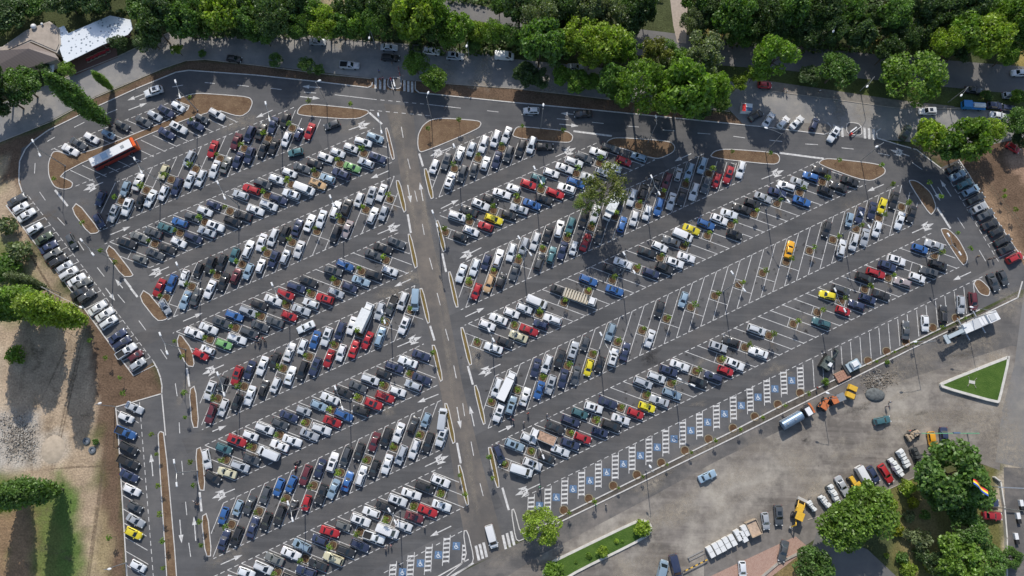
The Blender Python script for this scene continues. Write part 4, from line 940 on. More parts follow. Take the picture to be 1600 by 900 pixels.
for n_, (px, py, lb) in enumerate([(296, 151, 'near top of the kinked northwest bed'), (83, 279, 'at lower end of the kinked northwest bed'), (298, 186, 'between two northwest parking lines'), (482, 158, 'above long northern island, left one'), (548, 163, 'above long northern island, right one'), (717, 188, 'on teardrop island, upper one'), (669, 200, 'on teardrop island, shaded one'),
     (816, 197, 'on rounded island, left one'), (880, 204, 'on rounded island, right one'), (1145, 236, 'on long northeast island, left one'), (1204, 239, 'on long northeast island, right one'), (1312, 250, 'on bent-edged northeast island, left one'), (1377, 258, 'on bent-edged northeast island, right one'),
     (1451, 286, 'on shaded lane side of first leaf-shaped island'), (1470, 307, 'beside right side of first leaf-shaped island'), (1420, 316, 'left of first leaf-shaped island'), (1499, 363, 'right of lamp-bearing leaf-shaped island'), (1517, 388, 'lower right of lamp-bearing leaf-shaped island'),
     (129, 348, 'at slanted island below bus row'), (181, 410, 'on slanted island by second west row'), (158, 392, 'left of the slanted island by second west row'), (272, 533, 'left of kite-shaped island'), (285, 557, 'on lower part of kite-shaped island'), (289, 614, 'left of narrow island, fifth west row'), (288, 652, 'left of narrow island, lower part, fifth west row'),
     (298, 722, 'left of lamp island, upper one'), (302, 758, 'left of lamp island, lower one'), (312, 815, 'beside lowest left narrow island, upper one'), (314, 852, 'beside lowest left narrow island, lower one'),
     (236, 679, 'left of long median, topmost'), (247, 759, 'left of long median, second down'), (250, 803, 'left of long median, third down'), (255, 845, 'left of long median, fourth down'), (253, 888, 'left of long median, lowest'), (243, 710, 'left of long median, just below topmost'),
     (764, 714, 'on lowest east-edge island, upper one'), (770, 747, 'on lowest east-edge island, lower one'), (718, 743, 'on lowest west-edge island, upper one'), (727, 773, 'on lowest west-edge island, lower one'), (677, 551, 'on fifth west-edge island'), (165, 559, 'on brown soil in west, upper one'), (140, 532, 'on brown soil below the willow'), (185, 590, 'on brown soil in west, middle one'), (193, 614, 'on brown soil in west, lower one'), (171, 840, 'on soil strip left of yellow car'),
     (1572, 296, 'on eastern brown soil, upper one'), (1570, 306, 'on eastern brown soil, middle one'), (1586, 328, 'on eastern brown soil, lower one'), (1394, 288, 'near the northeastern aisle arrow')]):
    x, y = P(px, py, 3.0); tree('sapling', 'sapling', x, y, random.uniform(.75, 1.1), 1, random.choice([GS, GB]), 'young tree ' + lb, 'sapling', 'saplings on the traffic islands', z=.05)

# ------------------------------------------------------------------ road markings
def arrow(x0, y0, x1, y1, split=False):
    a = Vector(P(x0, y0)); b = Vector(P(x1, y1)); d = b - a; L_ = d.length; d.normalize(); n = Vector((-d.y, d.x)); z = ZM + .006
    hd = 1.9
    stripe(a, b - d * (hd - .1), .22, z); t = b - d * hd
    poly_mark([tuple(t - n * .55), tuple(b), tuple(t + n * .55)], z + .004)
    if split:
        for s in (-1, 1):
            c0 = t - d * 1.2; c1 = c0 + n * s * .75 + d * .5; stripe(c0, c1, .42, z + .008 + s * .001)
            e = c1 + n * s * .15 + d * .3; q = [tuple(c1 - d * .75 + n * s * .1), tuple(c1 + d * 1.5 + n * s * .35), tuple(c1 + d * .25 - n * s * .55)]
            poly_mark(ccw(q), z + .012)
for v in [(227, 146, 199, 157), (201, 172, 230, 161), (502, 137, 472, 135), (469, 151, 500, 154), (426, 172, 400, 184), (900, 179, 876, 177), (874, 194, 904, 197), (172, 367, 204, 354), (264, 417, 232, 431, 1), (161, 285, 130, 298, 1), (192, 450, 180, 436),
          (607, 267, 579, 279), (637, 289, 642, 317), (661, 314, 656, 285), (590, 366, 626, 351, 1), (642, 436, 616, 448), (689, 326, 717, 312), (752, 387, 718, 404, 1), (706, 230, 672, 244, 1), (868, 245, 900, 231, 1), (1080, 240, 1054, 252),
          (621, 542, 659, 526, 1), (685, 616, 652, 629), (727, 495, 757, 481), (782, 569, 747, 586, 1), (714, 636, 720, 670), (741, 666, 734, 634), (779, 675, 803, 664), (664, 729, 701, 712, 1), (705, 822, 672, 838), (844, 756, 805, 774, 1),
          (286, 502, 317, 489), (350, 570, 316, 585, 1), (165, 450, 180, 470), (239, 744, 236, 709), (281, 812, 284, 849), (306, 845, 303, 807), (332, 674, 354, 665), (367, 764, 331, 779, 1), (345, 882, 379, 867), (1190, 280, 1225, 266, 1), (1381, 288, 1355, 299),
          (1425, 364, 1459, 349, 1), (1517, 425, 1489, 438), (1421, 244, 1391, 234, 1), (1486, 307, 1469, 281), (1450, 281, 1469, 314), (545, 203, 579, 192, 1)]:
    arrow(*v[:4], split=len(v) > 4)
for v in [(74, 221, 86, 214), (116, 199, 132, 191), (166, 178, 183, 171), (218, 156, 235, 150), (269, 136, 286, 133), (320, 129, 336, 130.5), (371, 133, 389, 135), (423, 138, 440, 140), (475, 144, 494, 145.5), (815, 179, 833, 181), (870, 185.5, 888, 187), (925, 191, 943, 193), (980, 197, 998, 198.5), (1035, 203, 1054, 204.5), (1090, 208, 1110, 209.5), (1146, 213, 1164, 215.5), (1202, 219, 1222, 221),
          (761, 173, 779, 175), (1258, 225, 1278, 226), (1315, 231, 1334, 233), (1372, 239, 1390, 243), (1425, 254, 1441, 265), (1465, 292, 1475, 308), (1496, 340, 1507, 357), (1530, 391, 1540, 408), (54, 271, 55, 255), (62, 300, 71, 313), (90, 340, 101, 352), (122, 377, 131, 391), (152, 418, 163, 432), (184, 460, 195, 473), (217, 501, 228, 516), (251, 546, 261, 561), (274, 599, 277, 619), (280, 660, 281, 677),
          (284, 720, 286, 742), (290, 784, 292, 805), (295, 848, 298, 870), (627, 198, 630, 215), (637, 248, 641, 264), (648, 298, 652, 315), (660, 350, 663, 367), (671, 403, 676, 421), (683, 458, 688, 477), (696, 514, 701, 532), (709, 571, 713, 591), (723, 630, 726, 650), (736, 690, 740, 712), (750, 755, 755, 775), (523, 148, 582, 155), (667, 163, 720, 169)]:
    stripe(P(*v[:2]), P(*v[2:]), .17)
dashline(P(582, 155), P(667, 163), 1.1, 1.0); dashline(P(578, 172), P(672, 181), 1.1, 1.0)
for v in [(637, 335, 642, 364), (672, 509, 679, 532), (714, 692, 720, 724), (655, 240, 661, 260), (691, 396, 697, 425), (731, 572, 739, 601), (785, 762, 795, 797), (86, 297, 106, 322), (194, 436, 205, 450), (204, 450, 215, 464), (292, 575, 296, 604), (312, 769, 315, 799), (1218, 239, 1287, 248), (896, 205, 956, 212.5), (577, 176, 597, 194), (1464, 324, 1485, 357)]:
    stripe(P(*v[:2]), P(*v[2:]), .5, ZM + .002)
# zebra crossings
def zebra(x0, y0, x1, y1, n, ln, dx, dy, w=.6):
    for i in range(n):
        t = i / (n - 1); x = x0 + (x1 - x0) * t; y = y0 + (y1 - y0) * t; a = Vector(P(x - dx, y - dy)); b = Vector(P(x + dx, y + dy)); stripe(a, b, w, ZM + .003)
zebra(587, 130, 601, 132, 3, 0, 0, 8.5); zebra(632, 134, 644, 136, 3, 0, 0, 8.5)
zebra(1304, 203, 1316, 206, 3, 0, .5, 8); zebra(1351, 208, 1365, 210, 3, 0, .5, 8.5)
zebra(746, 864, 758, 859, 3, 0, 2.5, 11.5); zebra(788, 847, 801, 841, 3, 0, 2.5, 11)
# western and eastern angled bays: divider strokes and dashed edges
def bays(a, b, n, vec, hook=2.2):
    for i in range(n + 1):
        t = i / n; x = a[0] + (b[0] - a[0]) * t; y = a[1] + (b[1] - a[1]) * t
        stripe(P(x, y), P(x + vec[0], y + vec[1]), .15)
bays((10, 321), (107, 448), 11, (34, -16)); bays((107, 448), (209, 587), 12, (34, -17))
dashline(P(45, 307), P(141, 432), 1.1, .7); dashline(P(141, 432), P(240, 565), 1.1, .7)
bays((181, 640), (199, 905), 12, (36, 21)); dashline(P(218, 628), P(240, 905), 1.1, .7)
bays((1503, 256), (1588, 390), 12, (-28, 13)); dashline(P(1473, 264), P(1562, 412), 1.1, .9)
for q in range(11):     # small north-west row
    x = 84 + (271 - 84) * q / 10.; y = 232 - (232 - 157) * q / 10.
    stripe(P(x, y), P(x + 32, y + 14), .14)
dashline(P(80, 234), P(276, 156), 1.1, .7)
for q in range(13):
    x = 110 + (331 - 110) * q / 12.; y = 266 - (266 - 172) * q / 12.
    stripe(P(x, y), P(x + 38, y + 18), .14)
dashline(P(118, 291), P(372, 190), 1.1, .7)
# disabled bays and ladders on the south side
ISA = MB(); ISAW = MB()
def isa(px, py, rz):
    c = Vector(P(px, py)); R = Matrix.Rotation(rz, 2)
    def q(x, y): v = c + R @ (Vector((x, y)) * (1 if abs(x) == s else .88)); return (v.x, v.y)
    s = .86
    ISA.add([(*q(-s, -s), .034), (*q(s, -s), .034), (*q(s, s), .034), (*q(-s, s), .034)], [(0, 1, 2, 3)])
    def st(a, b, w):
        a = Vector(q(*a)); b = Vector(q(*b)); d = (b - a).normalized(); n = Vector((-d.y, d.x)) * w / 2
        ISAW.add([(*(a - n), .039), (*(b - n), .039), (*(b + n), .039), (*(a + n), .039)], [(0, 1, 2, 3)])
    st((-.12, .35), (-.06, -.12), .17); st((-.1, .12), (.25, .12), .12); st((-.06, -.12), (.28, -.12), .15); st((.25, -.12), (.42, -.52), .14); st((.40, -.50), (.58, -.42), .12)
    n = 9; pts = [(-.02 + .40 * math.cos(t), -.25 + .40 * math.sin(t)) for t in [math.radians(120 + i * 24) for i in range(n)]]
    for a, b in zip(pts, pts[1:]): st(a, b, .12)
    ISAW.add([(*q(-.12 + .13 * math.cos(t * .785), .56 + .13 * math.sin(t * .785)), .039) for t in range(8)], [tuple(range(8))])
def ladder(px, py, ln, wd=1.45):
    x, y = P(px, py); stripe((x - wd / 2, y), (x - wd / 2, y - ln), .15, ZM + .002); stripe((x + wd / 2, y + .7), (x + wd / 2, y - ln + .7), .15, ZM + .002)
    n = int(ln / .98)
    for i in range(n): stripe((x - wd / 2, y - .3 - i * .98), (x + wd / 2, y - .15 - i * .98), .42, ZM + .006)
ND = 16
for i in range(ND):
    t = i / (ND - 1); x = 843 + (1237 - 843) * t; y = 790 + (594.5 - 790) * t; isa(x, y, 0)
    ladder(x - 13.2 + .3, y - 13.5, 6.2)
ladder(1250, 574, 6.2)
for i, (x, y) in enumerate([(713, 853), (685, 867), (657, 880), (629, 894)]):
    isa(x, y, 0); ladder(x - 14.5, y - 12.5, 6.2)
ladder(727, 851, 4.0, 1.2)
stripe(P(729, 838), P(736, 876), .15)
dashline(P(820, 776), P(1262, 563), 1.1, .8); dashline(P(600, 895), P(722, 830), 1.1, .8)
for i in range(-4, 15):
    x = 1314 + i * 14.75; y = 541 - i * 7.1
    if i == -4 or i == -3: pass
    if x < 1262: continue
    X, Y = P(x, y); stripe((X, Y), (X + .1, Y - 6.7), .15)
dashline(P(1262, 563), P(1540, 430), 1.1, .8)
tag(marks.build('road_markings', MARK), kind='structure')
tag(ISA.build('disabled_bay_panels', BLUEM), kind='structure'); tag(ISAW.build('disabled_bay_symbols', mat('symbol_white', (.7, .72, .72))), kind='structure')
# ------------------------------------------------------------------ lamps
def lamp_pole(head_px, label, h=12.0, double=True, base_px=None):
    if double:
        (ax, ay), (bx, by) = head_px; A = P3(ax, ay, h); B = P3(bx, by, h); mid = (A + B) / 2
        L_ = (B - A).length
        r = root('lamp_post', label, 'lamp post', (mid.x, mid.y, .03), math.atan2(B.y - A.y, B.x - A.x), 'tall double lamp posts')
        mb = MB(); mb.tube((0, 0, 0), (0, 0, h - .5), .15, .09, 8); mb.tube((0, 0, 0), (0, 0, .35), .28, .2, 8); mb.build('pole', STEEL, r)
        for s in (-1, 1):
            mb = MB(); mb.path([(0, 0, h - .7), (s * L_ * .25, 0, h - .15), (s * (L_ * .5 - .4), 0, h)], [.05, .045, .04], 6); a = mb.build('arm', STEEL, r)
            hd = MB(); hd.box((s * L_ * .5, 0, h + .02), (1.05, .42, .14), taper=.75); hd.build('lamp_head', WHITE, r)
    else:
        x, y = P(*base_px); A = P3(*head_px, h); r = root('lamp_post', label, 'lamp post', (x, y, .03), math.atan2(A.y - y, A.x - x), 'single street lamps')
        L_ = (Vector((A.x, A.y)) - Vector((x, y))).length
        mb = MB(); mb.tube((0, 0, 0), (0, 0, h - .3), .12, .07, 8); mb.build('pole', STEEL, r)
        mb = MB(); mb.path([(0, 0, h - .4), (L_ * .5, 0, h), (L_, 0, h)], [.05, .04, .035], 6); mb.build('arm', STEEL, r)
        hd = MB(); hd.ball((L_, 0, h), .32, (1.5, .8, .45)); hd.build('lamp_head', WHITE, r)
for a, b, lb in [((274, 127), (281, 151), 'on kinked northwest bed'), ((415, 161), (421, 187), 'north of first west parking row by the arrow'), ((591, 179), (596, 206), 'at top of central road, west edge'), ((210, 248), (221, 269), 'just below the parked bus'),
                 ((340, 285), (351, 309), 'at start of second west row'), ((127, 375), (145, 397), 'in western lane near slanted island'), ((51, 220), (62, 242), 'at upper left corner of lot'), ((276, 412), (285, 434), 'beside bright blue car in third west row'),
                 ((250, 522), (261, 551), 'beside kite-shaped western island'), ((425, 444), (433, 464), 'over red car in fourth west row'), ((516, 307), (521, 320), 'in third west row near its right end'), ((676, 331), (683, 352), 'east edge of central road'),
                 ((835, 262), (846, 285), 'over teal car in second east row'), ((1018, 276), (1030, 302), 'in third east row by big tree'), ((811, 371), (829, 397), 'in third east row, left part'), ((975, 396), (991, 425), 'in fourth east row, left part'),
                 ((1215, 292), (1232, 314), 'in fourth east row, right part'), ((1144, 426), (1163, 453), 'among empty bays of fifth east row'), ((939, 522), (954, 551), 'in fifth east row, left part'), ((764, 516), (771, 531), 'at left end of fourth east row'),
                 ((1346, 334), (1358, 354), 'in fifth east row, right part'), ((1062, 592), (1083, 602), 'in sixth east row, middle'), ((1305, 453), (1320, 485), 'over red car in sixth east row'), ((837, 683), (849, 714), 'over pickup in sixth east row'),
                 ((597, 487), (601, 503), 'beside the white box truck'), ((524, 606), (535, 638), 'in sixth west row'), ((340, 584), (350, 616), 'over white car at left of fifth west row'), ((709, 227), (716, 246), 'at top left of first east row'),
                 ((608, 797), (618, 816), 'in lowest west row'), ((450, 786), (457, 812), 'in seventh west row, left part'), ((272, 721), (276, 757), 'beside narrow western island, leaning over lane'), ((1482, 367), (1500, 396), 'on leaf-shaped eastern island')]:
    lamp_pole((a, b), 'tall double-armed lamp post ' + lb)
for hd, bs, lb, hh in [((499, 126), (511, 162), 'on long northern island', 12), ((669, 145), (674, 184), 'on teardrop island', 12), ((849, 164), (845, 201), 'on rounded northern island', 12), ((1025, 182), (1012, 223), 'on shaded island', 12), ((1197, 200), (1196, 238), 'on long northeast island', 12), ((1370, 229), (1345, 251), 'on bent-edged island', 12),
                   ((156, 630), (180, 635), 'at corner of lower left bays', 9), ((171, 889), (198, 879), 'beside the lowest left kerbside cars', 10), ((126, 480), (94, 458), 'on soil below the leaning western tree', 8),
                   ((414, 41), (425, 52), 'at far left of shaded street', 9), ((577, 59), (588, 76), 'on shaded street near white sedan', 9), ((729, 72), (733, 93), 'on shaded street near silver car', 9), ((959, 11), (955, 34), 'in the wood at top middle', 9), ((1130, 31), (1126, 46), 'by the park path', 9), ((1302, 49), (1280, 72), 'beside upper park road', 11), ((1355, 135), (1344, 142), 'on pavement left of round street tree', 8), ((1502, 149), (1481, 160), 'on pavement right of round street tree', 9),
                   ((1016, 729), (1009, 735), 'on southern kerb near disabled bays', 10), ((1293, 614), (1284, 625), 'on southern kerb near the excavator', 10), ((1430, 534), (1426, 541), 'on southern kerb below straight bays', 10), ((1518, 480), (1509, 500), 'beside the long platform truck', 12)]:
    lamp_pole(hd, 'slim single lamp post ' + lb, hh, False, bs)

# ------------------------------------------------------------------ trees of the wood and the streets
def T_(x, y, r_px, col, label, kind='round', hk=1.0, cat='tree', group='trees of the northern wood', name='leafy_tree'):
    R = r_px / 6.1; sc = R / 5.0; zc = 7.4 * sc * hk
    X, Y = P(x, y, zc); return tree(name, kind, X, Y, sc, hk, col, label, cat, group)
wood = [
 (10, 15, 34, GD), (40, 2, 28, GM), (0, 40, 18, GM), (100, 0, 30, GD), (150, -14, 34, GD), (222, 6, 28, GM), (255, 12, 32, GD), (300, 8, 30, GM), (345, 14, 32, GY), (330, 30, 26, GM), (385, 10, 28, GB), (425, 24, 30, GD), (465, 8, 30, GD), (448, 34, 22, GM), (505, 34, 30, GY), (470, 40, 22, GM), (560, 8, 32, GD), (558, 36, 24, GB), (596, 12, 30, GD), (590, 40, 24, GM), (610, 48, 24, GD),
 (645, 22, 34, GY), (672, 12, 30, GB), (640, 48, 26, GB), (668, 45, 26, GM), (715, 52, 26, GB), (700, 66, 18, GB), (745, 60, 22, GY), (770, 58, 24, GB), (800, 62, 20, GM), (845, 26, 28, GG), (812, 8, 28, GD), (845, 62, 34, GM), (870, 78, 26, GM), (905, 55, 34, GY), (948, 68, 32, GY), (925, 82, 28, GY), (978, 78, 26, GB),
 (880, 10, 30, GD), (920, 8, 28, GG), (955, 22, 26, GG), (985, 30, 24, GD), (1000, 8, 26, GD), (1022, 80, 26, (.17, .18, .05)), (1104, 80, 34, GG), (1068, 96, 24, GB), (1040, 78, 20, GM), (1110, 14, 28, GD), (1148, 24, 30, GM), (1120, 40, 22, GD), (1190, 12, 30, GD), (1235, 14, 30, GM), (1215, 42, 24, GD), (1180, 46, 22, GD), (1290, 8, 30, GD), (1325, 14, 28, GM), (1300, 44, 22, GD), (1345, 52, 22, GD), (1370, 22, 24, GD),
 (1400, 22, 28, GM), (1440, 6, 30, GD), (1420, 60, 24, GD), (1445, 48, 22, GD), (1485, 12, 28, GD), (1480, 66, 26, GY), (1512, 46, 32, GB), (1545, 58, 30, GY), (1520, 12, 26, GD), (1560, 12, 24, GM), (1590, 22, 30, GB), (1595, 62, 26, GM), (1575, 85, 20, GB), (1210, 92, 34, GB), (1250, 34, 22, GD), (1262, 58, 20, GD), (1390, 78, 20, GD),
 (292, 44, 13, GD), (318, 46, 14, GM), (346, 48, 13, GD), (372, 47, 15, GD), (398, 50, 14, GM), (436, 54, 13, GD), (462, 58, 13, GM), (516, 58, 14, GD), (548, 62, 13, GM), (574, 62, 14, GD), (-40, 50, 24, GD), (-30, 125, 30, GD), (240, 38, 26, GD), (283, 32, 26, GM), (385, 34, 26, GM), (235, 60, 17, GD), (530, 48, 20, GM), (1620, 30, 30, GD), (690, 30, 22, GM), (780, 8, 18, GM), (740, 80, 16, GM), (410, 50, 18, GM),
]
cn = {GD: 'dark green', GM: 'mid green', GB: 'fresh green', GY: 'bright yellow-green', GG: 'greyish green'}
wood += [(655, 2, 26, GM), (628, -4, 26, GD), (1090, 2, 24, GM), (1085, 30, 20, GG), (1128, 4, 26, GD), (1160, 48, 22, GM), (1165, 4, 26, GD), (1205, 28, 24, GD), (1270, 36, 20, GM), (1315, 34, 18, GD), (1352, 36, 22, GM), (1395, 44, 20, GD), (1330, 58, 16, GD), (1465, 34, 18, GD), (1500, 78, 20, GD), (1240, 60, 17, GM), (1198, 58, 17, GD), (850, 2, 24, GM), (900, 30, 22, GD), (940, 38, 20, GM), (975, 14, 22, GM), (1010, 20, 18, GD), (575, 26, 24, GM), (535, 18, 24, GD), (490, 22, 24, GM), (405, 8, 24, GD), (362, 2, 26, GD), (280, 22, 24, GD), (870, 44, 18, GD)]
wood.sort(key=lambda t: t[0])
LM = [(0, 'left corner above the brown-roofed building'), (120, 'wood behind the white-roofed building'), (260, 'wood left of the street lamp'), (420, 'wood above the silver street cars'), (560, 'wood above white street sedan'), (700, 'strip between street and upper park road'), (860, 'middle wood left of park path'), (1030, 'wood right beside park path'), (1180, 'wood above right park road'), (1350, 'wood above round street tree'), (1480, 'upper right corner wood')]
cnt = {}
for x, y, r_, col in wood:
    lm = [l for a, l in LM if x >= a or a == 0][-1]; k_ = (lm, cn.get(col, 'olive')); cnt.setdefault(k_, []).append((x, y))
seen = {}
for x, y, r_, col in wood:
    lm = [l for a, l in LM if x >= a or a == 0][-1]; k_ = (lm, cn.get(col, 'olive')); seen[k_] = seen.get(k_, 0) + 1
    pre = f'only {k_[1]} tree' if len(cnt[k_]) == 1 else f'{k_[1]} tree, {ORD[seen[k_]]} from left of its colour'
    low = x < 235 and y < 70; yy = y - (9 if 430 < x < 810 and y > 40 else 0)
    T_(x, yy, r_ * random.uniform(.9, 1.1) * (.92 if 430 < x < 810 else 1), col, f'{pre}, {lm}', kind='airy' if random.random() < .12 else 'round', hk=.8 if low else (random.uniform(1.3, 1.6) if 240 < x < 520 and y > 12 else random.uniform(1.2, 1.6)))
for x, y, r_, col, lb, hk, kd in [
 (32, 132, 29, GM, 'broad tree in front of the brown-roofed building', 1, 'round'), (8, 150, 30, GD, 'dark tree at left edge above shaded street', 1, 'round'), (66, 108, 13, GD, 'small dark tree by building corner', 1, 'round'), (103, 108, 13, GB, 'little tree beside white-roofed building terrace', 1, 'round'), (184, 66, 15, GD, 'dark tree overlapping the white roof', 1, 'round'), (228, 62, 20, GD, 'dark tree right of white roof', .8, 'round'),
 (650, 100, 21, GB, 'left of two roadside trees beside the entrance island', 1, 'round'), (678, 122, 21, GB, 'right of two roadside trees beside the entrance island', 1, 'round'), (430, 93, 12, GM, 'small street tree, left of three on the verge', 1, 'round'), (478, 102, 14, GM, 'small street tree, middle of three on the verge', 1, 'round'), (499, 109, 9, GM, 'small street tree, right of three on the verge', 1, 'round'), (276, 76, 11, GY, 'young street tree left of black hatchback', 1.3, 'airy'), (316, 83, 7, GM, 'tiny round street tree by black hatchback', 1, 'round'),
 (820, 116, 20, GD, 'dark verge tree, first of verge row', 1, 'round'), (845, 122, 16, GD, 'dark verge tree, second of verge row', 1, 'round'), (880, 118, 17, GB, 'fresh verge tree, third of verge row', 1, 'round'), (900, 126, 20, GB, 'fresh verge tree, fourth of verge row', 1, 'round'), (925, 128, 15, GB, 'fresh verge tree, fifth of verge row', 1, 'round'), (955, 124, 24, GM, 'mid green verge tree, sixth of verge row', 1.6, 'round'), (1003, 132, 39, GB, 'large bright verge tree right of shaded street gap', 1.55, 'round'), (1030, 112, 22, GD, 'dark crown behind the large bright verge tree', 1, 'round'), (1075, 138, 43, GB, 'largest bright verge tree over northern lane', 1.55, 'round'), (1112, 138, 28, GB, 'bright verge tree at right of the largest', 1.7, 'round'), (968, 152, 17, GM, 'low tree added on verge for lane shade, first from left under large crowns', 1, 'round'), (1035, 160, 19, GB, 'low tree added on verge for lane shade, second from left under large crowns', 1, 'round'), (1095, 168, 18, GM, 'low tree added on verge for lane shade, third from left under large crowns', 1, 'round'), (1128, 160, 15, GB, 'low tree added on verge for lane shade, rightmost under large crowns', 1, 'round'), (1068, 98, 24, GM, 'tree behind the largest verge tree', 1.1, 'round'),  # the four low trees are added to extend shade over the northern lane
 (1155, 128, 18, GY, 'leaning airy tree left of kiosk', 1.2, 'airy'), (1180, 115, 16, GY, 'airy tree right above kiosk', 1.2, 'airy'), (1308, 108, 30, GM, 'rounded tree between park road and pavement', 1, 'round'), (1265, 118, 18, GD, 'low dark tree left of the rounded pavement tree', .7, 'round'), (1432, 118, 46, GB, 'very large round tree beside the street', .95, 'round'), (1395, 112, 22, GM, 'crown attached left of the very large round tree', 1, 'round'), (1540, 148, 8, GM, 'low shrubby tree among cars near park road', 1, 'round'), (1590, 150, 12, GB, 'small tree above the navy car', 1, 'round'),
 (1455, 210, 26, GY, 'left tree of the northeast corner group', 1.4, 'round'), (1482, 226, 24, GM, 'second tree of the northeast corner group', 1.4, 'round'), (1520, 215, 32, GB, 'largest tree of the northeast corner group', 1.4, 'round'), (1548, 205, 22, GY, 'rightmost bright tree of the northeast corner group', 1.4, 'round'), (1592, 188, 24, GM, 'tree at right edge above brown soil', 1, 'round'), (1600, 215, 16, GD, 'dark small tree at right edge by red car', 1, 'round')]:
    T_(x, y, r_, col, lb, kd, hk, group='street and verge trees')
# big preserved tree inside the lot and the southern trees
T_(948, 286, 38, (.20, .22, .08), 'thin-leaved old tree standing among parked cars', 'sparse', 1.45, group='street and verge trees')
T_(920, 316, 24, (.19, .24, .07), 'low bough tree beside the old tree in lot', 'sparse', 1.4, group='street and verge trees')
T_(845, 822, 27, GY, 'bright round tree at lower end of disabled bays', 'round', .85, group='garden trees')
for x, y, r_, col, lb in [(1490, 742, 46, GM, 'largest garden tree at right'), (1520, 765, 30, GM, 'tree merging with largest garden tree'), (1470, 770, 26, GM, 'lower left part tree of the garden group'), (1320, 822, 36, GB, 'left of two big trees by the slanted lane'), (1360, 797, 38, GB, 'right of two big trees by the slanted lane'), (1272, 886, 26, GM, 'round tree at bottom below red paving'), (1512, 830, 28, GM, 'middle garden tree left of garden wall'), (1500, 870, 34, GB, 'lower garden tree at bottom right'), (1540, 880, 26, GM, 'bottom garden tree nearest the wall'), (1468, 885, 20, GD, 'dark garden tree at bottom'), (1582, 872, 15, GM, 'small tree beyond garden wall at right'), (1505, 795, 24, GM, 'tree in the gap of the garden group')]:
    T_(x, y, r_, col, lb, group='garden trees', hk=.9)
# low undergrowth filling the woodland floor
rgn = np.random.default_rng(3); N_ = 26000; ux = rgn.uniform(-60, 1700, N_ * 2); uy = rgn.uniform(-60, 115, N_ * 2)
bands = [(-60, 240, -60, 22), (215, 620, -60, 60), (540, 640, -60, 62), (700, 1035, -60, 14), (640, 990, 46, 88), (1080, 1700, -60, 74), (1240, 1480, 60, 84)]
keep = np.zeros(len(ux), bool)
for a_, b_, c_, d_ in bands: keep |= (ux > a_) & (ux < b_) & (uy > c_) & (uy < d_)
keep &= ~((ux > 225) & (ux < 290) & (uy > 34)) & ~((ux > 700) & (uy > 5 + (ux - 700) * .10) & (ux < 1000) & (uy < 44 + (ux - 740) * .16)) & (np.sin(ux * .06) + np.sin(uy * .13 + ux * .021) > -1.0)
UX = ux[keep][:N_]; UY = uy[keep][:N_]; up_ = np.array([P(a_, b_) for a_, b_ in zip(UX, UY)]); uz = np.abs(rgn.normal(0, .7, len(up_)))
q_, f_ = leaf_mesh((np.column_stack([up_, uz + .1]), np.tile([0, 0, 1.0], (len(up_), 1))), 1.0, 9)
uo = tag(link(bpy.data.objects.new('undergrowth', np_mesh('undergrowth', q_, f_, LEAF))), 'low leafy undergrowth covering the woodland floor', 'undergrowth', kind='stuff'); uo.color = (.075, .115, .035, 1)
def bush(x, y, r_px, col, lb, name='bush', hk=1.0):
    R = r_px / 6.3; X, Y = P(x, y, R * .7); tree(name, 'bush', X, Y, R, hk, col, lb, 'bush', 'garden bushes')
for v in [(1418, 762, 13, GY, 'bright bush left of largest garden tree'), (1427, 786, 9, (.22, .24, .02), 'yellow rounded bush in garden'), (1402, 828, 10, (.22, .24, .02), 'yellow bush beside grey one'), (1415, 834, 9, GG, 'grey green bush beside yellow one'), (1420, 890, 13, GY, 'bright bush at bottom of garden'), (1437, 842, 17, GG, 'olive bush in the garden middle'), (1440, 865, 12, GD, 'dark bush in the garden middle'), (1455, 886, 10, (.22, .24, .02), 'yellow bush near bottom garden trees'), (1421, 806, 9, GG, 'small grey bush between paths'), (1445, 805, 8, GM, 'small round bush near dark shade'), (1392, 786, 10, GY, 'yellowish bush touching right lane tree'), (1385, 868, 4, GY, 'tiny yellow bush near garden lane'), (1410, 872, 10, GM, 'low bush left of the bright bottom one'),
          (1005, 826, 13, GY, 'leafy bush at right end of oval lawn'), (942, 861, 9, GY, 'middle bush on oval lawn'), (865, 896, 16, GB, 'large bush at left end of oval lawn'), (920, 868, 5, GB, 'small bush on oval lawn, left of middle one'), (963, 846, 4, GY, 'small bush on oval lawn, right of middle one'), (900, 878, 3, GB, 'tiny bush on oval lawn near left end'), (972, 846, 3, GB, 'tiny bush on oval lawn near right end'),
          (1545, 152, 7, GD, 'low shrub on verge among navy cars'), (25, 555, 15, GB, 'low bush standing on western sand'), (1290, 596, 6, GB, 'small bush by brick pallet'), (1386, 566, 4, GB, 'small bush on southern kerb near rubble'), (150, 690, 5, GM, 'small weed bush by the tyres'),
          (12, 352, 16, GG, 'grey green scrub at left edge, upper'), (30, 392, 20, GG, 'grey green scrub near western bays'), (8, 420, 24, GM, 'scrub at left edge, middle')]:
    bush(*v)
# poplars: base px, height
for i, (x, y, h, col, lb, w_) in enumerate([(172, 197, 25, GM, 'tall slender poplar by the northwest bays', .92), (176, 140, 9, GB, 'short poplar on the street verge', 1.1), (134, 503, 24, GY, 'tall poplar on sand beside western bays', 1.25), (85, 486, 20, GB, 'poplar left of the tallest western one', 1.5), (45, 490, 22, GM, 'western poplar at left edge, middle', 1.6),
                                          (75, 452, 15, GG, 'thin leaning poplar above the western group', .9), (98, 764, 23, GM, 'tall poplar at lower left beside grass', 1.2), (40, 778, 21, GY, 'poplar at left edge of lower group', 1.35)]):
    X, Y = P(x, y); sc = h / 22.0
    r = tree('poplar', 'poplar', X, Y, sc * w_, 1 / w_, col, lb, 'poplar', 'poplars on the western side', var=i % 2)

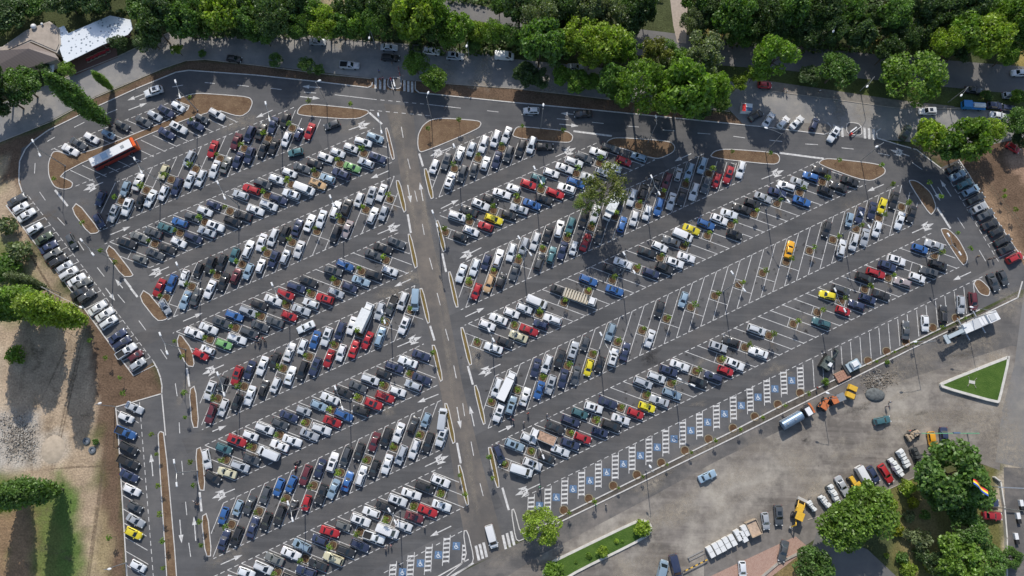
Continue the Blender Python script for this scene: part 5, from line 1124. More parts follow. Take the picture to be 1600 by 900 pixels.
# ------------------------------------------------------------------ buildings
def roofpoly(pxs, z): return [P(x, y, z) for x, y in pxs]
b1 = root('building', 'long low building with dark brown ribbed hip roof in upper left corner', 'building', (*P(40, 90), 0))
off = b1.location
def rel(poly): return [(x - off.x, y - off.y) for x, y in poly]
base = ccw(rel(roofpoly([(-60, 132), (-60, 90), (0, 84), (45, 66), (86, 84), (92, 92), (60, 102)], 4.2)))
MB().prism(inset(base, .5), 0, 4.1).build('wall', mat('plaster_wall', (.42, .38, .33), rough=.9, noise=.08, nscale=1), b1)
def roof_rib():
    m = bpy.data.materials.new('brown_roof'); m.use_nodes = True; nt = m.node_tree; b = nt.nodes['Principled BSDF']
    g = nt.nodes.new('ShaderNodeNewGeometry'); mp = nt.nodes.new('ShaderNodeMapping'); mp.inputs['Rotation'].default_value = (0, 0, -.38); nt.links.new(g.outputs['Position'], mp.inputs['Vector'])
    w = nt.nodes.new('ShaderNodeTexWave'); w.bands_direction = 'Y'; w.inputs['Scale'].default_value = 1.1; w.inputs['Distortion'].default_value = .1
    nt.links.new(mp.outputs['Vector'], w.inputs['Vector']); r = nt.nodes.new('ShaderNodeValToRGB'); r.color_ramp.elements[0].color = (.13, .105, .095, 1); r.color_ramp.elements[1].color = (.23, .19, .17, 1)
    nt.links.new(w.outputs['Fac'], r.inputs['Fac']); nt.links.new(r.outputs['Color'], b.inputs['Base Color']); b.inputs['Roughness'].default_value = .6; return m
RR = roof_rib()
mb = MB(); ridge = [P3(-60, 82, 6.8) - off, P3(45, 76, 6.2) - off]
n = len(base); vs = [(x, y, 4.2) for x, y in base] + [tuple(ridge[0]), tuple(ridge[1])]
fs = []
for i in range(n):
    a, b_ = vs[i], vs[(i + 1) % n]; m_ = ((a[0] + b_[0]) / 2, (a[1] + b_[1]) / 2)
    def near(p): return n if abs(p[0] - ridge[0].x) < abs(p[0] - ridge[1].x) else n + 1
    ra, rb = near(a), near(b_)
    fs.append((i, (i + 1) % n, ra) if ra == rb else (i, (i + 1) % n, rb, ra))
mb.add(vs, fs); mb.build('roof', RR, b1)
b2 = root('flat_roofed_building', 'flat grey roof behind the brown-roofed building with two white domes', 'building', (*P(50, 50), 0)); off = b2.location
p2 = rel(roofpoly([(-60, 80), (0, 70), (38, 44), (74, 30), (90, 42), (92, 66), (86, 80), (45, 62), (0, 82), (-60, 90)], 4.6))
MB().prism(ccw(p2), 0, 3.7).build('wall', MATS['plaster_wall'], b2); MB().prism(inset(ccw(p2), .4), 3.7, 3.9).build('roof', mat('bitumen_roof', (.36, .31, .26), rough=.9, noise=.15, nscale=.5), b2)
for x, y, r_ in ((52, 41, .75), (65, 37, .35)):
    q = P3(x, y, 4.4) - off; MB().ball((q.x, q.y, 4.3), r_, (1, 1, .8)).build('roof_dome', WHITE, b2, True)
b3 = root('terrace_canopy', 'long white sheet-metal canopy roof speckled with dark spots', 'building', (*P(150, 60), 0)); off = b3.location
poly3 = ccw(rel(roofpoly([(86, 46), (100, 40), (107, 52), (172, 24), (204, 31), (207, 45), (200, 54), (160, 70), (101, 99), (88, 62)], 3.6)))
m = mat('speckled_white_roof', (.5, .55, .58)); nt = m.node_tree; b = nt.nodes['Principled BSDF']; b.inputs['Roughness'].default_value = .28; b.inputs['Metallic'].default_value = .25
g = nt.nodes.new('ShaderNodeNewGeometry'); v = nt.nodes.new('ShaderNodeTexVoronoi'); v.inputs['Scale'].default_value = 1.0; nt.links.new(g.outputs['Position'], v.inputs['Vector'])
r = nt.nodes.new('ShaderNodeValToRGB'); r.color_ramp.elements[0].position = .20; r.color_ramp.elements[1].position = .30; r.color_ramp.elements[0].color = (.22, .26, .29, 1); r.color_ramp.elements[1].color = (.76, .80, .82, 1)
nt.links.new(v.outputs['Distance'], r.inputs['Fac']); nt.links.new(r.outputs['Color'], b.inputs['Base Color'])
MB().prism(poly3, 3.45, 3.6).build('roof', m, b3)
for q in inset(poly3, .6): MB().tube((q[0], q[1], 0), (q[0], q[1], 3.45), .08).build('post', STEEL, b3)
MB().prism(inset(poly3, 2.0), .02, .12).build('floor', mat('terrace_floor', (.16, .09, .07), rough=.9), b3)
for i, (x, y) in enumerate([(140, 95), (146, 92), (152, 89), (158, 86), (164, 84), (170, 80)]):
    X, Y = P(x, y); r = root('cafe_table', f'red terrace table with benches, {ORD[i + 1]} from left below white canopy', 'table', (X, Y, .02), .4, 'terrace tables')
    MB().box((0, 0, .74), (1.1, .75, .05)).build('tabletop', mat('red_cloth', (.4, .03, .04)), r)
    for s in (-1, 1): MB().box((0, s * .65, .44), (1.1, .28, .05)).build('bench', WOOD, r)
    for s in (-1, 1):
        MB().box((s * .4, 0, .36), (.06, .6, .70)).build('leg', STEEL, r)
sheet('terrace', [(101, 101), (160, 72), (182, 76), (184, 90), (140, 108), (118, 118)], .03, mat('terrace_floor', (.16, .09, .07)))
X, Y = P(85, 114); r = root('parasol', 'white square parasol near the building corner', 'parasol', (X, Y, .02))
MB().tube((0, 0, 0), (0, 0, 2.8), .04).build('pole', STEEL, r)
MB().add([(-1.3, -1.3, 2.3), (1.3, -1.3, 2.3), (1.3, 1.3, 2.3), (-1.3, 1.3, 2.3), (0, 0, 2.95)], [(0, 1, 4), (1, 2, 4), (2, 3, 4), (3, 0, 4)]).build('canopy', TARP, r)

# ------------------------------------------------------------------ bus and trucks
def vehicle(name, px, py, zc, dx, dy, label, cat, group=None):
    X, Y = P(px, py, zc); return root(name, label, cat, (X, Y, .034), heading(px, py, dx, dy), group)
def wheels(r, xs, w, rad=.48, wd=.3):
    for x in xs:
        for s in (-1, 1):
            q = MB().tube((x, s * (w / 2 - wd), rad), (x, s * (w / 2 + .015), rad), rad, rad, 14).build('wheel', TYRE, r)
            MB().tube((x, s * (w / 2 + .015), rad), (x, s * (w / 2 + .03), rad), rad * .5, rad * .45, 10).build('rim', RIM, q)
r = vehicle('city_bus', 177, 239, 2.4, 18, -9, 'long white-roofed bus with red sides and orange front parked across bays', 'bus')
L_, W_, H_ = 12.0, 2.55, 3.1
mb = MB(); mb.box((-.3, 0, 1.0), (L_ - .6, W_, 1.3)); mb.build('lower_body', mat('bus_red', (.34, .045, .03), rough=.35, coat=.4), r)
MB().box((-.2, 0, 2.08), (L_ - .5, W_ - .04, .86)).build('window_band', GLASS, r)
MB().box((-.4, 0, 2.72), (L_ - .8, W_ - .02, .42)).build('upper_body', mat('bus_red', (0, 0, 0)), r)
MB().box((-.45, 0, 3.0), (L_ - .9, W_ - .1, .16), taper=.97).build('roof', WHITE, r)
mb = MB(); mb.box((L_ / 2 - .35, 0, 1.6), (.62, W_ + .01, 2.5)); mb.box((L_ / 2 - .38, 0, 2.97), (.55, W_ - .05, .24)); mb.build('front_panel', mat('bus_orange', (.78, .12, .02), rough=.35, coat=.4), r)
MB().box((L_ / 2 - .03, 0, 1.95), (.06, W_ - .3, 1.3)).build('windscreen', GLASS, r)
MB().box((-2.1, 0, 3.14), (1.6, 1.5, .2)).build('air_conditioner', mat('ac_grey', (.38, .5, .62)), r); MB().box((2.8, 0, 3.11), (.9, .8, .1)).build('roof_hatch', STEEL, r)
wheels(r, (-3.6, 3.6), W_)
def boxtruck(px, py, dx, dy, label, L_=7.2, boxc=TARP, cabc=WHITE, boxh=3.1, boxw=2.35, flat=False, slats=False):
    r = vehicle('box_truck' if not flat else 'flatbed_truck', px, py, 1.6, dx, dy, label, 'truck', 'trucks in the car park')
    cl = 1.75
    MB().box((-.1, 0, .72), (L_ - .4, .9, .25)).build('chassis', DARKM, r)
    c = MB(); c.box((L_ / 2 - cl / 2, 0, 1.15), (cl, 2.0, 1.25)); c.box((L_ / 2 - cl / 2 - .15, 0, 2.02), (cl - .35, 1.9, .55), taper=.86); c.build('cab', cabc, r)
    MB().add([(L_ / 2 - .16, -.85, 1.8), (L_ / 2 - .16, .85, 1.8), (L_ / 2 - .30, .75, 2.25), (L_ / 2 - .30, -.75, 2.25)], [(0, 1, 2, 3)]).build('windscreen', GLASS, r)
    for s in (-1, 1): MB().box((L_ / 2 - cl / 2 - .1, s * .955, 1.95), (.9, .03, .42)).build('side_window', GLASS, r)
    bl = L_ - cl - .15; bx = -L_ / 2 + bl / 2
    if flat:
        MB().box((bx, 0, .98), (bl, boxw, .14)).build('load_bed', WOOD if not slats else mat('pale_planks', (.55, .50, .40), rough=.8, noise=.1, nscale=3), r)
        for s in (-1, 1): MB().box((bx, s * (boxw / 2 - .03), 1.28), (bl, .05, .45)).build('side_board', MATS.get('pale_planks', WOOD) if slats else cabc, r)
        MB().box((-L_ / 2 + .03, 0, 1.28), (.05, boxw - .12, .45)).build('tailboard', cabc, r)
        if slats:
            for i in range(9): MB().box((bx - bl / 2 + .3 + i * bl / 9.4, 0, 1.42), (.34, boxw - .2, .32 + (i % 2) * .04)).build('load', MATS['pale_planks'], r)
        else: MB().box((bx, 0, 1.2), (bl - .3, boxw - .3, .28)).build('load', mat('rusty_load', (.36, .24, .17), rough=.9, noise=.3, nscale=2), r)
    else:
        MB().box((bx, 0, .85 + (boxh - .85) / 2), (bl, boxw, boxh - .85)).build('cargo_box', boxc, r)
    wheels(r, (-L_ / 2 + 1.3, L_ / 2 - 1.0), 2.1, .42, .28)
    return r
boxtruck(569, 496, -7, 15, 'white tarpaulin box truck, nose downwards, in fifth west row', 7.6, TARP)
bpy.data.objects['box_truck'].rotation_euler.z += math.pi
boxtruck(792, 603, 7, -15, 'long white box truck in fifth row east of central road', 7.4, WHITE, boxh=2.7, boxw=2.1)
boxtruck(957, 322, 7, -14, 'truck covered by white crumpled tarpaulin under the old tree', 7.6, mat('crumpled_tarp', (.62, .66, .68), rough=.45, noise=.25, nscale=1.6, bump=1.0), boxh=2.9)
bpy.data.objects['box_truck.002'].rotation_euler.z += math.pi
boxtruck(906, 464, 16, 5.5, 'flatbed truck with pale slatted load and white cab', 8.3, flat=True, slats=True)
boxtruck(849, 682, -14, -6, 'flatbed pickup with rusty empty bed and white cab', 6.3, flat=True)
boxtruck(626, 842 + 2, -10, -5, 'white service pickup carrying ladders, beside the group of people', 5.2, flat=True) if False else None
r = vehicle('tanker_truck', 1245, 652, 1.6, 15, -8.5, 'blue grey tanker truck with black cab and orange jib', 'truck')
MB().box((-.3, 0, .8), (8.2, 1.0, .3)).build('chassis', DARKM, r)
mb = MB(); n = 16
for i in range(5): pass
mb.tube((-4.2, 0, 1.95), (1.2, 0, 1.95), 1.05, 1.05, 16); mb.build('tank', mat('tank_blue', (.22, .31, .42), rough=.35, metal=.4, noise=.1, nscale=1), r, False)
for s in (-1, 1): MB().box((-1.5, s * 1.12, 1.35), (5.4, .12, .5)).build('catwalk', STEEL, r)
for x in (-3.2, -1.0): MB().tube((x, 0, 2.9), (x, 0, 3.1), .3).build('manhole', STEEL, r)
mb = MB(); mb.box((2.9, 0, 1.7), (1.7, 2.3, 1.9)); mb.build('cab', mat('cab_black', (.03, .03, .035), rough=.3), r); MB().box((2.9, 0, 2.72), (1.3, 1.9, .12)).build('cab_roof', WHITE, r)
MB().box((3.78, 0, 2.1), (.04, 2.0, .8)).build('windscreen', GLASS, r); MB().box((4.35, .2, 1.6), (.5, 2.5, .25)).build('bumper_bar', ORG, r)
MB().box((4.1, .9, 2.3), (.35, 1.6, .3), rz=.2).build('jib', ORG, r); wheels(r, (-3.2, -2.0, 2.8), 2.3, .5)
r = vehicle('long_platform_truck', 1519, 509, 2.2, 20, -9, 'long white folded concrete pump truck casting a big shadow', 'truck')
MB().box((0, 0, .95), (13.5, 1.0, .35)).build('chassis', DARKM, r)
MB().box((5.4, 0, 2.0), (2.8, 2.4, 2.0)).build('cab', WHITE, r); MB().box((5.1, 0, 3.08), (1.5, 1.6, .16)).build('cab_roof', mat('pale_grey', (.5, .52, .53), rough=.6), r)
MB().box((6.82, 0, 2.3), (.04, 2.1, .8)).build('windscreen', GLASS, r)
MB().box((1.3, 0, 2.0), (5.0, 2.3, .9)).build('deck', mat('pale_grey', (.5, .52, .53)), r)
mb = MB(); mb.box((-2.0, 0, 2.5), (2.2, 2.0, 1.8)); mb.box((-2.6, .9, 3.3), (.8, .8, .8)); mb.build('turret', TARP, r)
mb = MB(); mb.box((-5.2, 0, 3.2), (5.2, .9, .5), ry=.12); mb.box((-5.0, -.5, 2.2), (4.2, .3, .3)); mb.build('folded_boom', mat('boom_grey', (.38, .44, .47), rough=.5), r)
MB().box((-8.2, -.3, 3.4), (1.0, 2.2, .3)).build('hopper', mat('boom_grey', (0, 0, 0)), r)
for q in range(4): MB().box((2.4 + q * .9, 0, 2.48), (.7, 1.9, .08)).build('deck_plate', WHITE, r)
for x in (-1.5, 3.0):
    for s in (-1, 1): MB().box((x, s * 2.0, .7), (.3, 2.0, .25)).build('outrigger', STEEL, r)
wheels(r, (-4.4, -3.2, 3.9, 5.4), 2.4, .52)
bt = vehicle('blue_truck', 1523, 164, 1.5, 15, 1, 'small blue truck with pale load on the northeast street', 'truck')
MB().box((-2.0, 0, 1.3), (2.2, 1.9, 1.6)).build('cab', mat('truck_blue', (.03, .22, .55), rough=.35), bt); MB().box((1.1, 0, 1.0), (3.8, 2.0, .3)).build('load_bed', mat('truck_blue', (0, 0, 0)), bt); MB().box((1.3, 0, 1.5), (3.0, 1.1, .5)).build('load', TARP, bt); MB().box((-3.12, 0, 1.6), (.04, 1.6, .6)).build('windscreen', GLASS, bt); wheels(bt, (-2.0, 1.8), 1.95, .4)

# ------------------------------------------------------------------ machines
r = vehicle('backhoe_loader', 1249, 800, 1.6, 6, -16, 'yellow backhoe loader with front bucket beside dark grey SUV', 'machine')
MB().box((.2, 0, 1.15), (3.4, 1.5, .8)).build('body', YEL, r); MB().box((-.9, 0, 2.05), (1.7, 1.7, 1.3), taper=.9).build('cab_glass', GLASS, r); MB().box((-.9, 0, 2.78), (1.9, 1.85, .14)).build('cab_roof', YEL, r)
mb = MB(); mb.box((2.9, 0, .55), (.7, 2.3, .75), ry=.3); mb.build('front_bucket', mat('bucket_grey', (.35, .34, .32), rough=.6), r)
for s in (-1, 1): MB().tube((.8, s * .75, 1.5), (2.7, s * .75, .7), .11).build('loader_arm', YEL, r)
MB().path([(-1.9, 0, 1.2), (-3.1, .2, 2.9), (-3.9, .3, 1.1)], [.17, .15, .12], 6).build('rear_boom', YEL, r); MB().box((-4.0, .3, .8), (.5, .7, .5)).build('rear_bucket', MATS['bucket_grey'], r)
wheels(r, (-1.1,), 2.2, .75, .45); wheels(r, (1.5,), 2.0, .5, .4)
def tractor(px, py, dx, dy, label, col, name='tractor', L_=3.2, hood=True):
    r = vehicle(name, px, py, 1.2, dx, dy, label, 'machine', 'site machines near the southern kerb')
    MB().box((.7, 0, 1.05), (L_ * .5, .9, .7)).build('bonnet', col, r); MB().box((-.8, 0, 1.0), (1.3, 1.5, .7)).build('body', DARKM, r)
    MB().box((-.7, 0, 1.75), (1.2, 1.3, .9), taper=.9).build('cab_glass', GLASS, r); MB().box((-.7, 0, 2.28), (1.5, 1.6, .12)).build('cab_roof', col, r)
    for s in (-1, 1): MB().box((-.8, s * .85, 1.25), (1.2, .4, .12)).build('mudguard', col, r)
    wheels(r, (-.9,), 2.0, .7, .4); wheels(r, (1.2,), 1.7, .42, .28); return r
tractor(1288, 631, 8, -14, 'small orange tractor, left of two by tanker', ORG)
r = tractor(1306, 624, 14, -6, 'orange dump tractor with grey skip, right of two', ORG); MB().box((1.3, 0, 1.35), (1.9, 1.8, .5)).build('skip', mat('skip_grey', (.2, .22, .24), rough=.6), r)
r = vehicle('road_roller', 1330, 612, 1.2, 5, -14, 'yellow two-piece road roller beside rubble heap', 'machine', 'site machines near the southern kerb')
MB().box((.95, 0, 1.2), (1.3, 2.1, 1.0), taper=.92).build('front_body', YEL, r); MB().box((-.95, 0, 1.2), (1.3, 2.2, 1.0), taper=.92).build('rear_body', YEL, r)
MB().box((0, 0, 1.0), (.6, 1.2, .6)).build('joint', DARKM, r)
for x in (-1, 1): MB().tube((x, -.9, .55), (x, .9, .55), .55, .55, 14).build('drum', STEEL, r)
r = vehicle('excavator', 1294, 566, 1.6, 8, -14, 'dark dismantled excavator with tracks standing in the bays', 'machine', 'site machines near the southern kerb')
for s in (-1, 1): MB().box((0, s * 1.1, .45), (3.8, .5, .8)).build('track', TYRE, r)
mb = MB(); mb.box((-.4, 0, 1.4), (2.8, 2.2, .9)); mb.box((.6, .5, 2.0), (1.2, 1.0, 1.0)); mb.build('body', mat('machine_green', (.09, .11, .10), rough=.6, noise=.3, nscale=2), r)
MB().path([(1.0, -.3, 1.6), (2.9, -.3, 3.4), (3.9, -.3, 1.3)], [.22, .2, .14], 6).build('boom', MATS['machine_green'], r); MB().box((4.0, -.3, .9), (.7, .8, .7)).build('bucket', DARKM, r)
MB().box((-.4, -.5, 2.05), (1.0, .8, .4)).build('engine_cover', WHITE, r)
r = vehicle('asphalt_paver', 1333, 571, 1.2, 14, -8, 'pale blue paving machine with white hood', 'machine', 'site machines near the southern kerb')
MB().box((0, 0, .9), (3.4, 2.1, 1.1)).build('body', mat('paver_blue', (.36, .45, .50), rough=.5, noise=.1, nscale=2), r); MB().box((.5, .1, 1.65), (1.7, 1.3, .4), taper=.85).build('hood', WHITE, r); MB().box((-1.9, 0, .8), (.8, 2.6, .6)).build('hopper', DARKM, r); MB().box((-.8, 0, 1.7), (.1, 1.9, .7)).build('rail', STEEL, r); wheels(r, (-1, 1), 2.2, .5, .3)
r = vehicle('brick_pallet', 1316, 587, .5, 10, -5, 'flat stack of red brick beside southern kerb', 'pallet')
MB().box((0, 0, .1), (3.6, 2.4, .12)).build('pallet', WOOD, r)
mb = MB()
for i in range(6):
    for j in range(4): mb.box((-1.45 + i * .58, -.86 + j * .57, .42), (.55, .54, .5 + random.uniform(-.04, .04)))
mb.build('bricks', mat('brick_red', (.36, .20, .14), rough=.9, noise=.2, nscale=4), r)
tractor(1335, 754, -8, -13, 'small yellow loader between silver sedan and white van', YEL)
def covered(px, py, dx, dy, label, L_=4.6, col=TARP, n_=5, seed=1, w_=1.9, name='covered_machine'):
    rg = random.Random(seed); r = vehicle(name, px, py, .9, dx, dy, label, 'covered load', 'covered goods in slanted lane')
    MB().box((0, 0, .35), (L_, w_ * .9, .3)).build('trailer_bed', DARKM, r)
    mb = MB()
    for i in range(n_):
        x = -L_ / 2 + (i + .5) * L_ / n_; mb.box((x, rg.uniform(-.15, .15), .5 + rg.uniform(.35, .7) / 1), (L_ / n_ * rg.uniform(.8, 1.1), w_ * rg.uniform(.6, 1), rg.uniform(.7, 1.3)), rz=rg.uniform(-.15, .15), taper=rg.uniform(.6, .9))
    mb.build('cover', col, r); wheels(r, (-L_ * .3, L_ * .3), w_, .33, .2); return r
covered(1303, 772, 8, 14, 'white wrapped goods trailer left of silver sedan', 4.6, seed=2); covered(1288, 783, 8, 10, 'short white wrapped pieces beside wrapped trailer', 3.0, seed=3, w_=1.5)
covered(1400, 730, 8, 12, 'white sheeted machine right of red estate', 4.8, seed=4); covered(1412, 716, 7, 12, 'white and grey machine, second right of red estate', 4.2, seed=5); covered(1433, 714, 6, 14, 'dark open machine, third right of red estate', 4.4, DARKM, seed=6)
covered(1268, 790, 6, 8, 'small white wrapped pieces right of the backhoe', 2.6, seed=8, w_=1.4); covered(1427, 680, 14, -8, 'pale scrap pile above the slanted lane', 3.6, WOOD, seed=9, name='scrap_pile')
# row of white wrapped blocks and skip
for i, (x, y) in enumerate([(1110, 862), (1119, 857), (1127, 853), (1135, 848), (1144, 844), (1153, 836), (1161, 838), (1164, 829)]):
    r = vehicle('wrapped_pallet', x, y, .8, 10, -5.5, f'white wrapped pallet block, {ORD[i + 1]} from left in the row by wooden skip', 'pallet', 'white wrapped pallets in a row')
    MB().box((0, 0, .07), (1.25, 2.6, .12)).build('pallet', WOOD, r); mb = MB(); mb.box((0, -.64, .78), (1.22, 1.24, 1.3), taper=.97); mb.box((0, .64, .78), (1.22, 1.24, 1.3), taper=.97); mb.build('wrapping', mat('white_wrap', (.66, .67, .66), rough=.5, noise=.05, nscale=2, bump=.3), r)
r = vehicle('skip_container', 1177, 825, 1.0, 6, 13, 'large wooden open skip at right end of white pallets', 'skip')
for s in (-1, 1): MB().box((0, s * 1.3, .95), (3.5, .12, 1.7)).build('side_wall', WOOD, r); MB().box((s * 1.72, 0, .95), (.12, 2.5, 1.7)).build('end_wall', WOOD, r)
MB().box((0, 0, 1.25), (3.3, 2.45, .25)).build('load', mat('plywood_load', (.45, .34, .25), rough=.85, noise=.2, nscale=1.5), r)
# yellow and black barrier rope
mb = MB(); a = P3(1067, 893, .5); b = P3(1105, 874, .5)
rb = root('parking_barrier', 'black and yellow striped barrier beside wrapped pallets', 'barrier', (a.x, a.y, .03), math.atan2(b.y - a.y, b.x - a.x)); LL = (b - a).length
for s in (0, 1): MB().tube((s * LL, 0, 0), (s * LL, 0, .9), .07).build('post', STEEL, rb)
y1 = MB(); k1 = MB()
for i in range(10): (y1 if i % 2 else k1).box(((i + .5) * LL / 10, 0, .8), (LL / 10, .22, .16))
y1.build('yellow_stripes', YEL, rb); k1.build('black_stripes', BLK, rb)
r = vehicle('steel_trestle', 1088, 868, .5, 12, -6, 'long thin steel frame lying on the yard', 'frame')
for s in (-1, 1): MB().box((0, s * .35, .3), (4.2, .08, .08)).build('rail', STEEL, r)
MB().box((-1.9, 0, .3), (.08, .7, .5)).build('end_bracket', STEEL, r)
# kiosk red, white and blue
r = vehicle('market_kiosk', 1166, 169, 1.5, 10, 1, 'small kiosk with red, white and blue roof by the street', 'kiosk')
MB().box((0, 0, 1.1), (2.4, 1.9, 2.2)).build('wall', WHITE, r)
MB().box((-.8, -.3, 2.28), (.9, 2.0, .12)).build('red_roof_panel', mat('kiosk_red', (.6, .03, .03)), r); MB().box((.5, .4, 2.30), (1.7, 1.1, .12)).build('white_roof_panel', WHITE, r); MB().box((.5, -.62, 2.27), (1.7, .95, .12)).build('blue_roof_panel', BLUEM, r)
# ticket barriers on entrance islands
for (x, y, dx, dy, lb) in [(612, 130, 2, 8, 'white ticket barrier on top middle entrance island'), (1336, 205, 8, -6, 'white ticket barrier on northeast entrance island')]:
    r = vehicle('ticket_barrier', x, y, .8, dx, dy, lb, 'barrier', 'ticket barriers')
    MB().box((-1.3, 0, .6), (.5, .45, 1.0)).build('housing', mat('barrier_red', (.55, .05, .04)), r); MB().box((.5, 0, 1.0), (3.2, .12, .14)).build('arm', WHITE, r)
    MB().box((0, .6, .5), (2.2, .35, .7)).build('ticket_machine', WHITE, r); MB().tube((1.6, 0, 0), (1.6, 0, .95), .05).build('rest_post', STEEL, r)
for (x, y, lb) in [(1050, 96, '')][:0]: pass
# red safety barriers near kerb at crossing & street works
for i, (x, y, dx, dy, lb) in enumerate([(271, 38, 6, 8, 'red road-works fence by the shaded street corner'), (624, 113, 2, 9, 'red and white barrier standing beside top entrance island')]):
    r = vehicle('works_fence', x, y, .5, dx, dy, lb, 'barrier'); L_ = 3.2
    for s in (-1, 0, 1): MB().box((s * L_ / 2, 0, .5), (.06, .4, 1.0)).build('foot', STEEL, r)
    for q in (.45, .85): MB().box((0, 0, q), (L_, .05, .2)).build('board', mat('barrier_red', (0, 0, 0)), r)
# rubble heaps
def heap(name, pts, n_, s0, s1, colm, label, seed):
    rg = random.Random(seed); mb = MB(); cx = sum(p[0] for p in pts) / len(pts); cy = sum(p[1] for p in pts) / len(pts); c = P(cx, cy); W2 = [P(*p) for p in pts]
    for i in range(n_):
        a, b = rg.sample(W2, 2); t = rg.random(); u = rg.random() ** .6; x = (a[0] * t + b[0] * (1 - t)) * u + c[0] * (1 - u); y = (a[1] * t + b[1] * (1 - t)) * u + c[1] * (1 - u)
        s = rg.uniform(s0, s1) * rg.uniform(.5, 1); mb.box((x, y, s * .3 + .35 * (1 - u)), (s, s * rg.uniform(.5, 1), s * rg.uniform(.3, .7)), rz=rg.uniform(0, 3), ry=rg.uniform(-.4, .4), taper=rg.uniform(.6, .95))
    return tag(mb.build(name, colm), label, 'rubble', kind='stuff')
RUB = mat('rubble', (.24, .21, .17), rough=.95, noise=.45, nscale=.9); RUBL = mat('pale_rubble', (.36, .32, .27), rough=.95, noise=.4, nscale=.8)
heap('rubble_heap', [(1346, 588), (1366, 574), (1396, 584), (1385, 608), (1352, 610)], 260, .07, .26, mat('pale_stone', (.45, .43, .39), rough=.9), 'pale broken stone scattered over heap beside road roller', 11)
heap('rubble_heap', [(1342, 585), (1370, 570), (1400, 585), (1385, 612), (1350, 615), (1345, 600)], 520, .08, .34, RUB, 'heap of broken stone beside the yellow road roller', 1)
heap('rubble_heap', [(0, 648), (35, 640), (62, 660), (66, 700), (60, 726), (10, 728), (-10, 690)], 900, .10, .36, RUBL, 'wide pile of pale demolition rubble at left edge', 2)
heap('rubble_heap', [(0, 640), (35, 640), (60, 660), (62, 700), (56, 722), (10, 724), (-10, 690)], 600, .08, .34, mat('pale_stone', (0, 0, 0)), 'pale bright stones mixed over wide rubble at left edge', 12)
heap('rubble_heap', [(-5, 652), (30, 648), (55, 668), (58, 700), (50, 722), (5, 720)], 350, .08, .4, mat('dark_stone', (.13, .115, .10), rough=.95), 'dark stones mixed over wide rubble at left edge', 13)
m_ = heap('debris_pile', [(1362, 588), (1400, 578), (1405, 600), (1375, 608)], 60, .1, .35, mat('timber_debris', (.3, .25, .19), rough=.9, noise=.3, nscale=3), 'loose timber debris right of the rubble heap', 3)
mb = MB(); c = P3(1367, 617, 0); r = root('gravel_mound', 'smooth dark mound beside the broken stone heap', 'mound', (c.x, c.y, 0)); MB().ball((0, 0, 0), 1.9, (1.3, .9, .45), 16, 10).build('mound', mat('grey_gravel', (.11, .12, .12), rough=.95, noise=.3, nscale=2, bump=.5), r, True)
c = P3(83, 702, 0); r = root('sand_mound', 'smooth pale sand mound right of the rubble pile', 'mound', (c.x, c.y, 0)); MB().ball((0, 0, -.3), 3.2, (1, 1.2, .2), 18, 10).build('mound', mat('pale_sand', (.42, .35, .27), rough=.95, noise=.12, nscale=1, bump=.3), r, True)
for (x, y, lb) in [(136, 689, 'large tyre lying on the ground, upper of two'), (145, 703, 'large tyre with pale hub, lower of two')]:
    X, Y = P(x, y); r = root('old_tyre', lb, 'tyre', (X, Y, 0), 0, 'discarded tyres'); mb = MB(); ring_mesh(mb, 0, 0, 0, .85, .45, .4, 16, 0); mb.build('tyre', mat('dusty_rubber', (.10, .12, .14), rough=.9), r); MB().tube((0, 0, .02), (0, 0, .15), .4).build('hub', STEEL, r)
# drone frame on triangular lawn
r = vehicle('lawn_sculpture', 1519, 597, .9, 10, 2, 'small white cross-shaped structure standing on triangular lawn', 'sculpture')
r.scale = (.75, .75, .75); MB().box((0, 0, .95), (1.9, 1.0, .35)).build('plinth', mat('pale_stone_plinth', (.5, .49, .45)), r)
for s in (-1, 1):
    for q in (-1, 1): MB().tube((s * .6, q * .3, .9), (s * 1.3, q * 1.5, 1.2), .06).build('arm', CONC, r); MB().tube((s * 1.3, q * 1.5, .7), (s * 1.3, q * 1.5, 1.3), .1).build('post', CONC, r)
# flag pole
X, Y = P(1536, 790); r = root('flag_pole', 'flag pole flying a blue, yellow and red flag over garden trees', 'flag', (X, Y, 0), .0)
MB().tube((0, 0, 0), (0, 0, 16), .12, .06).build('pole', STEEL, r)
A_ = P3(1526, 752, 15) - Vector((X, Y, 0)); B_ = P3(1552, 776, 14) - Vector((X, Y, 0)); dv = B_ - A_; dv.z = 0; nv = Vector((-dv.y, dv.x, 0)).normalized() * 1.5
for i, (nm, cl) in enumerate((('blue_stripe', (.02, .08, .40)), ('yellow_stripe', (.80, .62, .03)), ('red_stripe', (.65, .03, .05)))):
    mb = MB(); K = 10; vs = []
    for k_ in range(K + 1):
        t = k_ / K; w0 = math.sin(t * 7) * .35
        for s in (i, i + 1): q = A_ + dv * t * .8 + nv * (s / 3 - .5) + Vector((0, 0, 14.6 + w0 - .5 * t - s * .5 - A_.z)); vs.append(tuple(q))
    mb.add(vs, [(2 * k_, 2 * k_ + 2, 2 * k_ + 3, 2 * k_ + 1) for k_ in range(K)]); mb.build(nm, mat('flag_' + nm, cl, rough=.8), r)
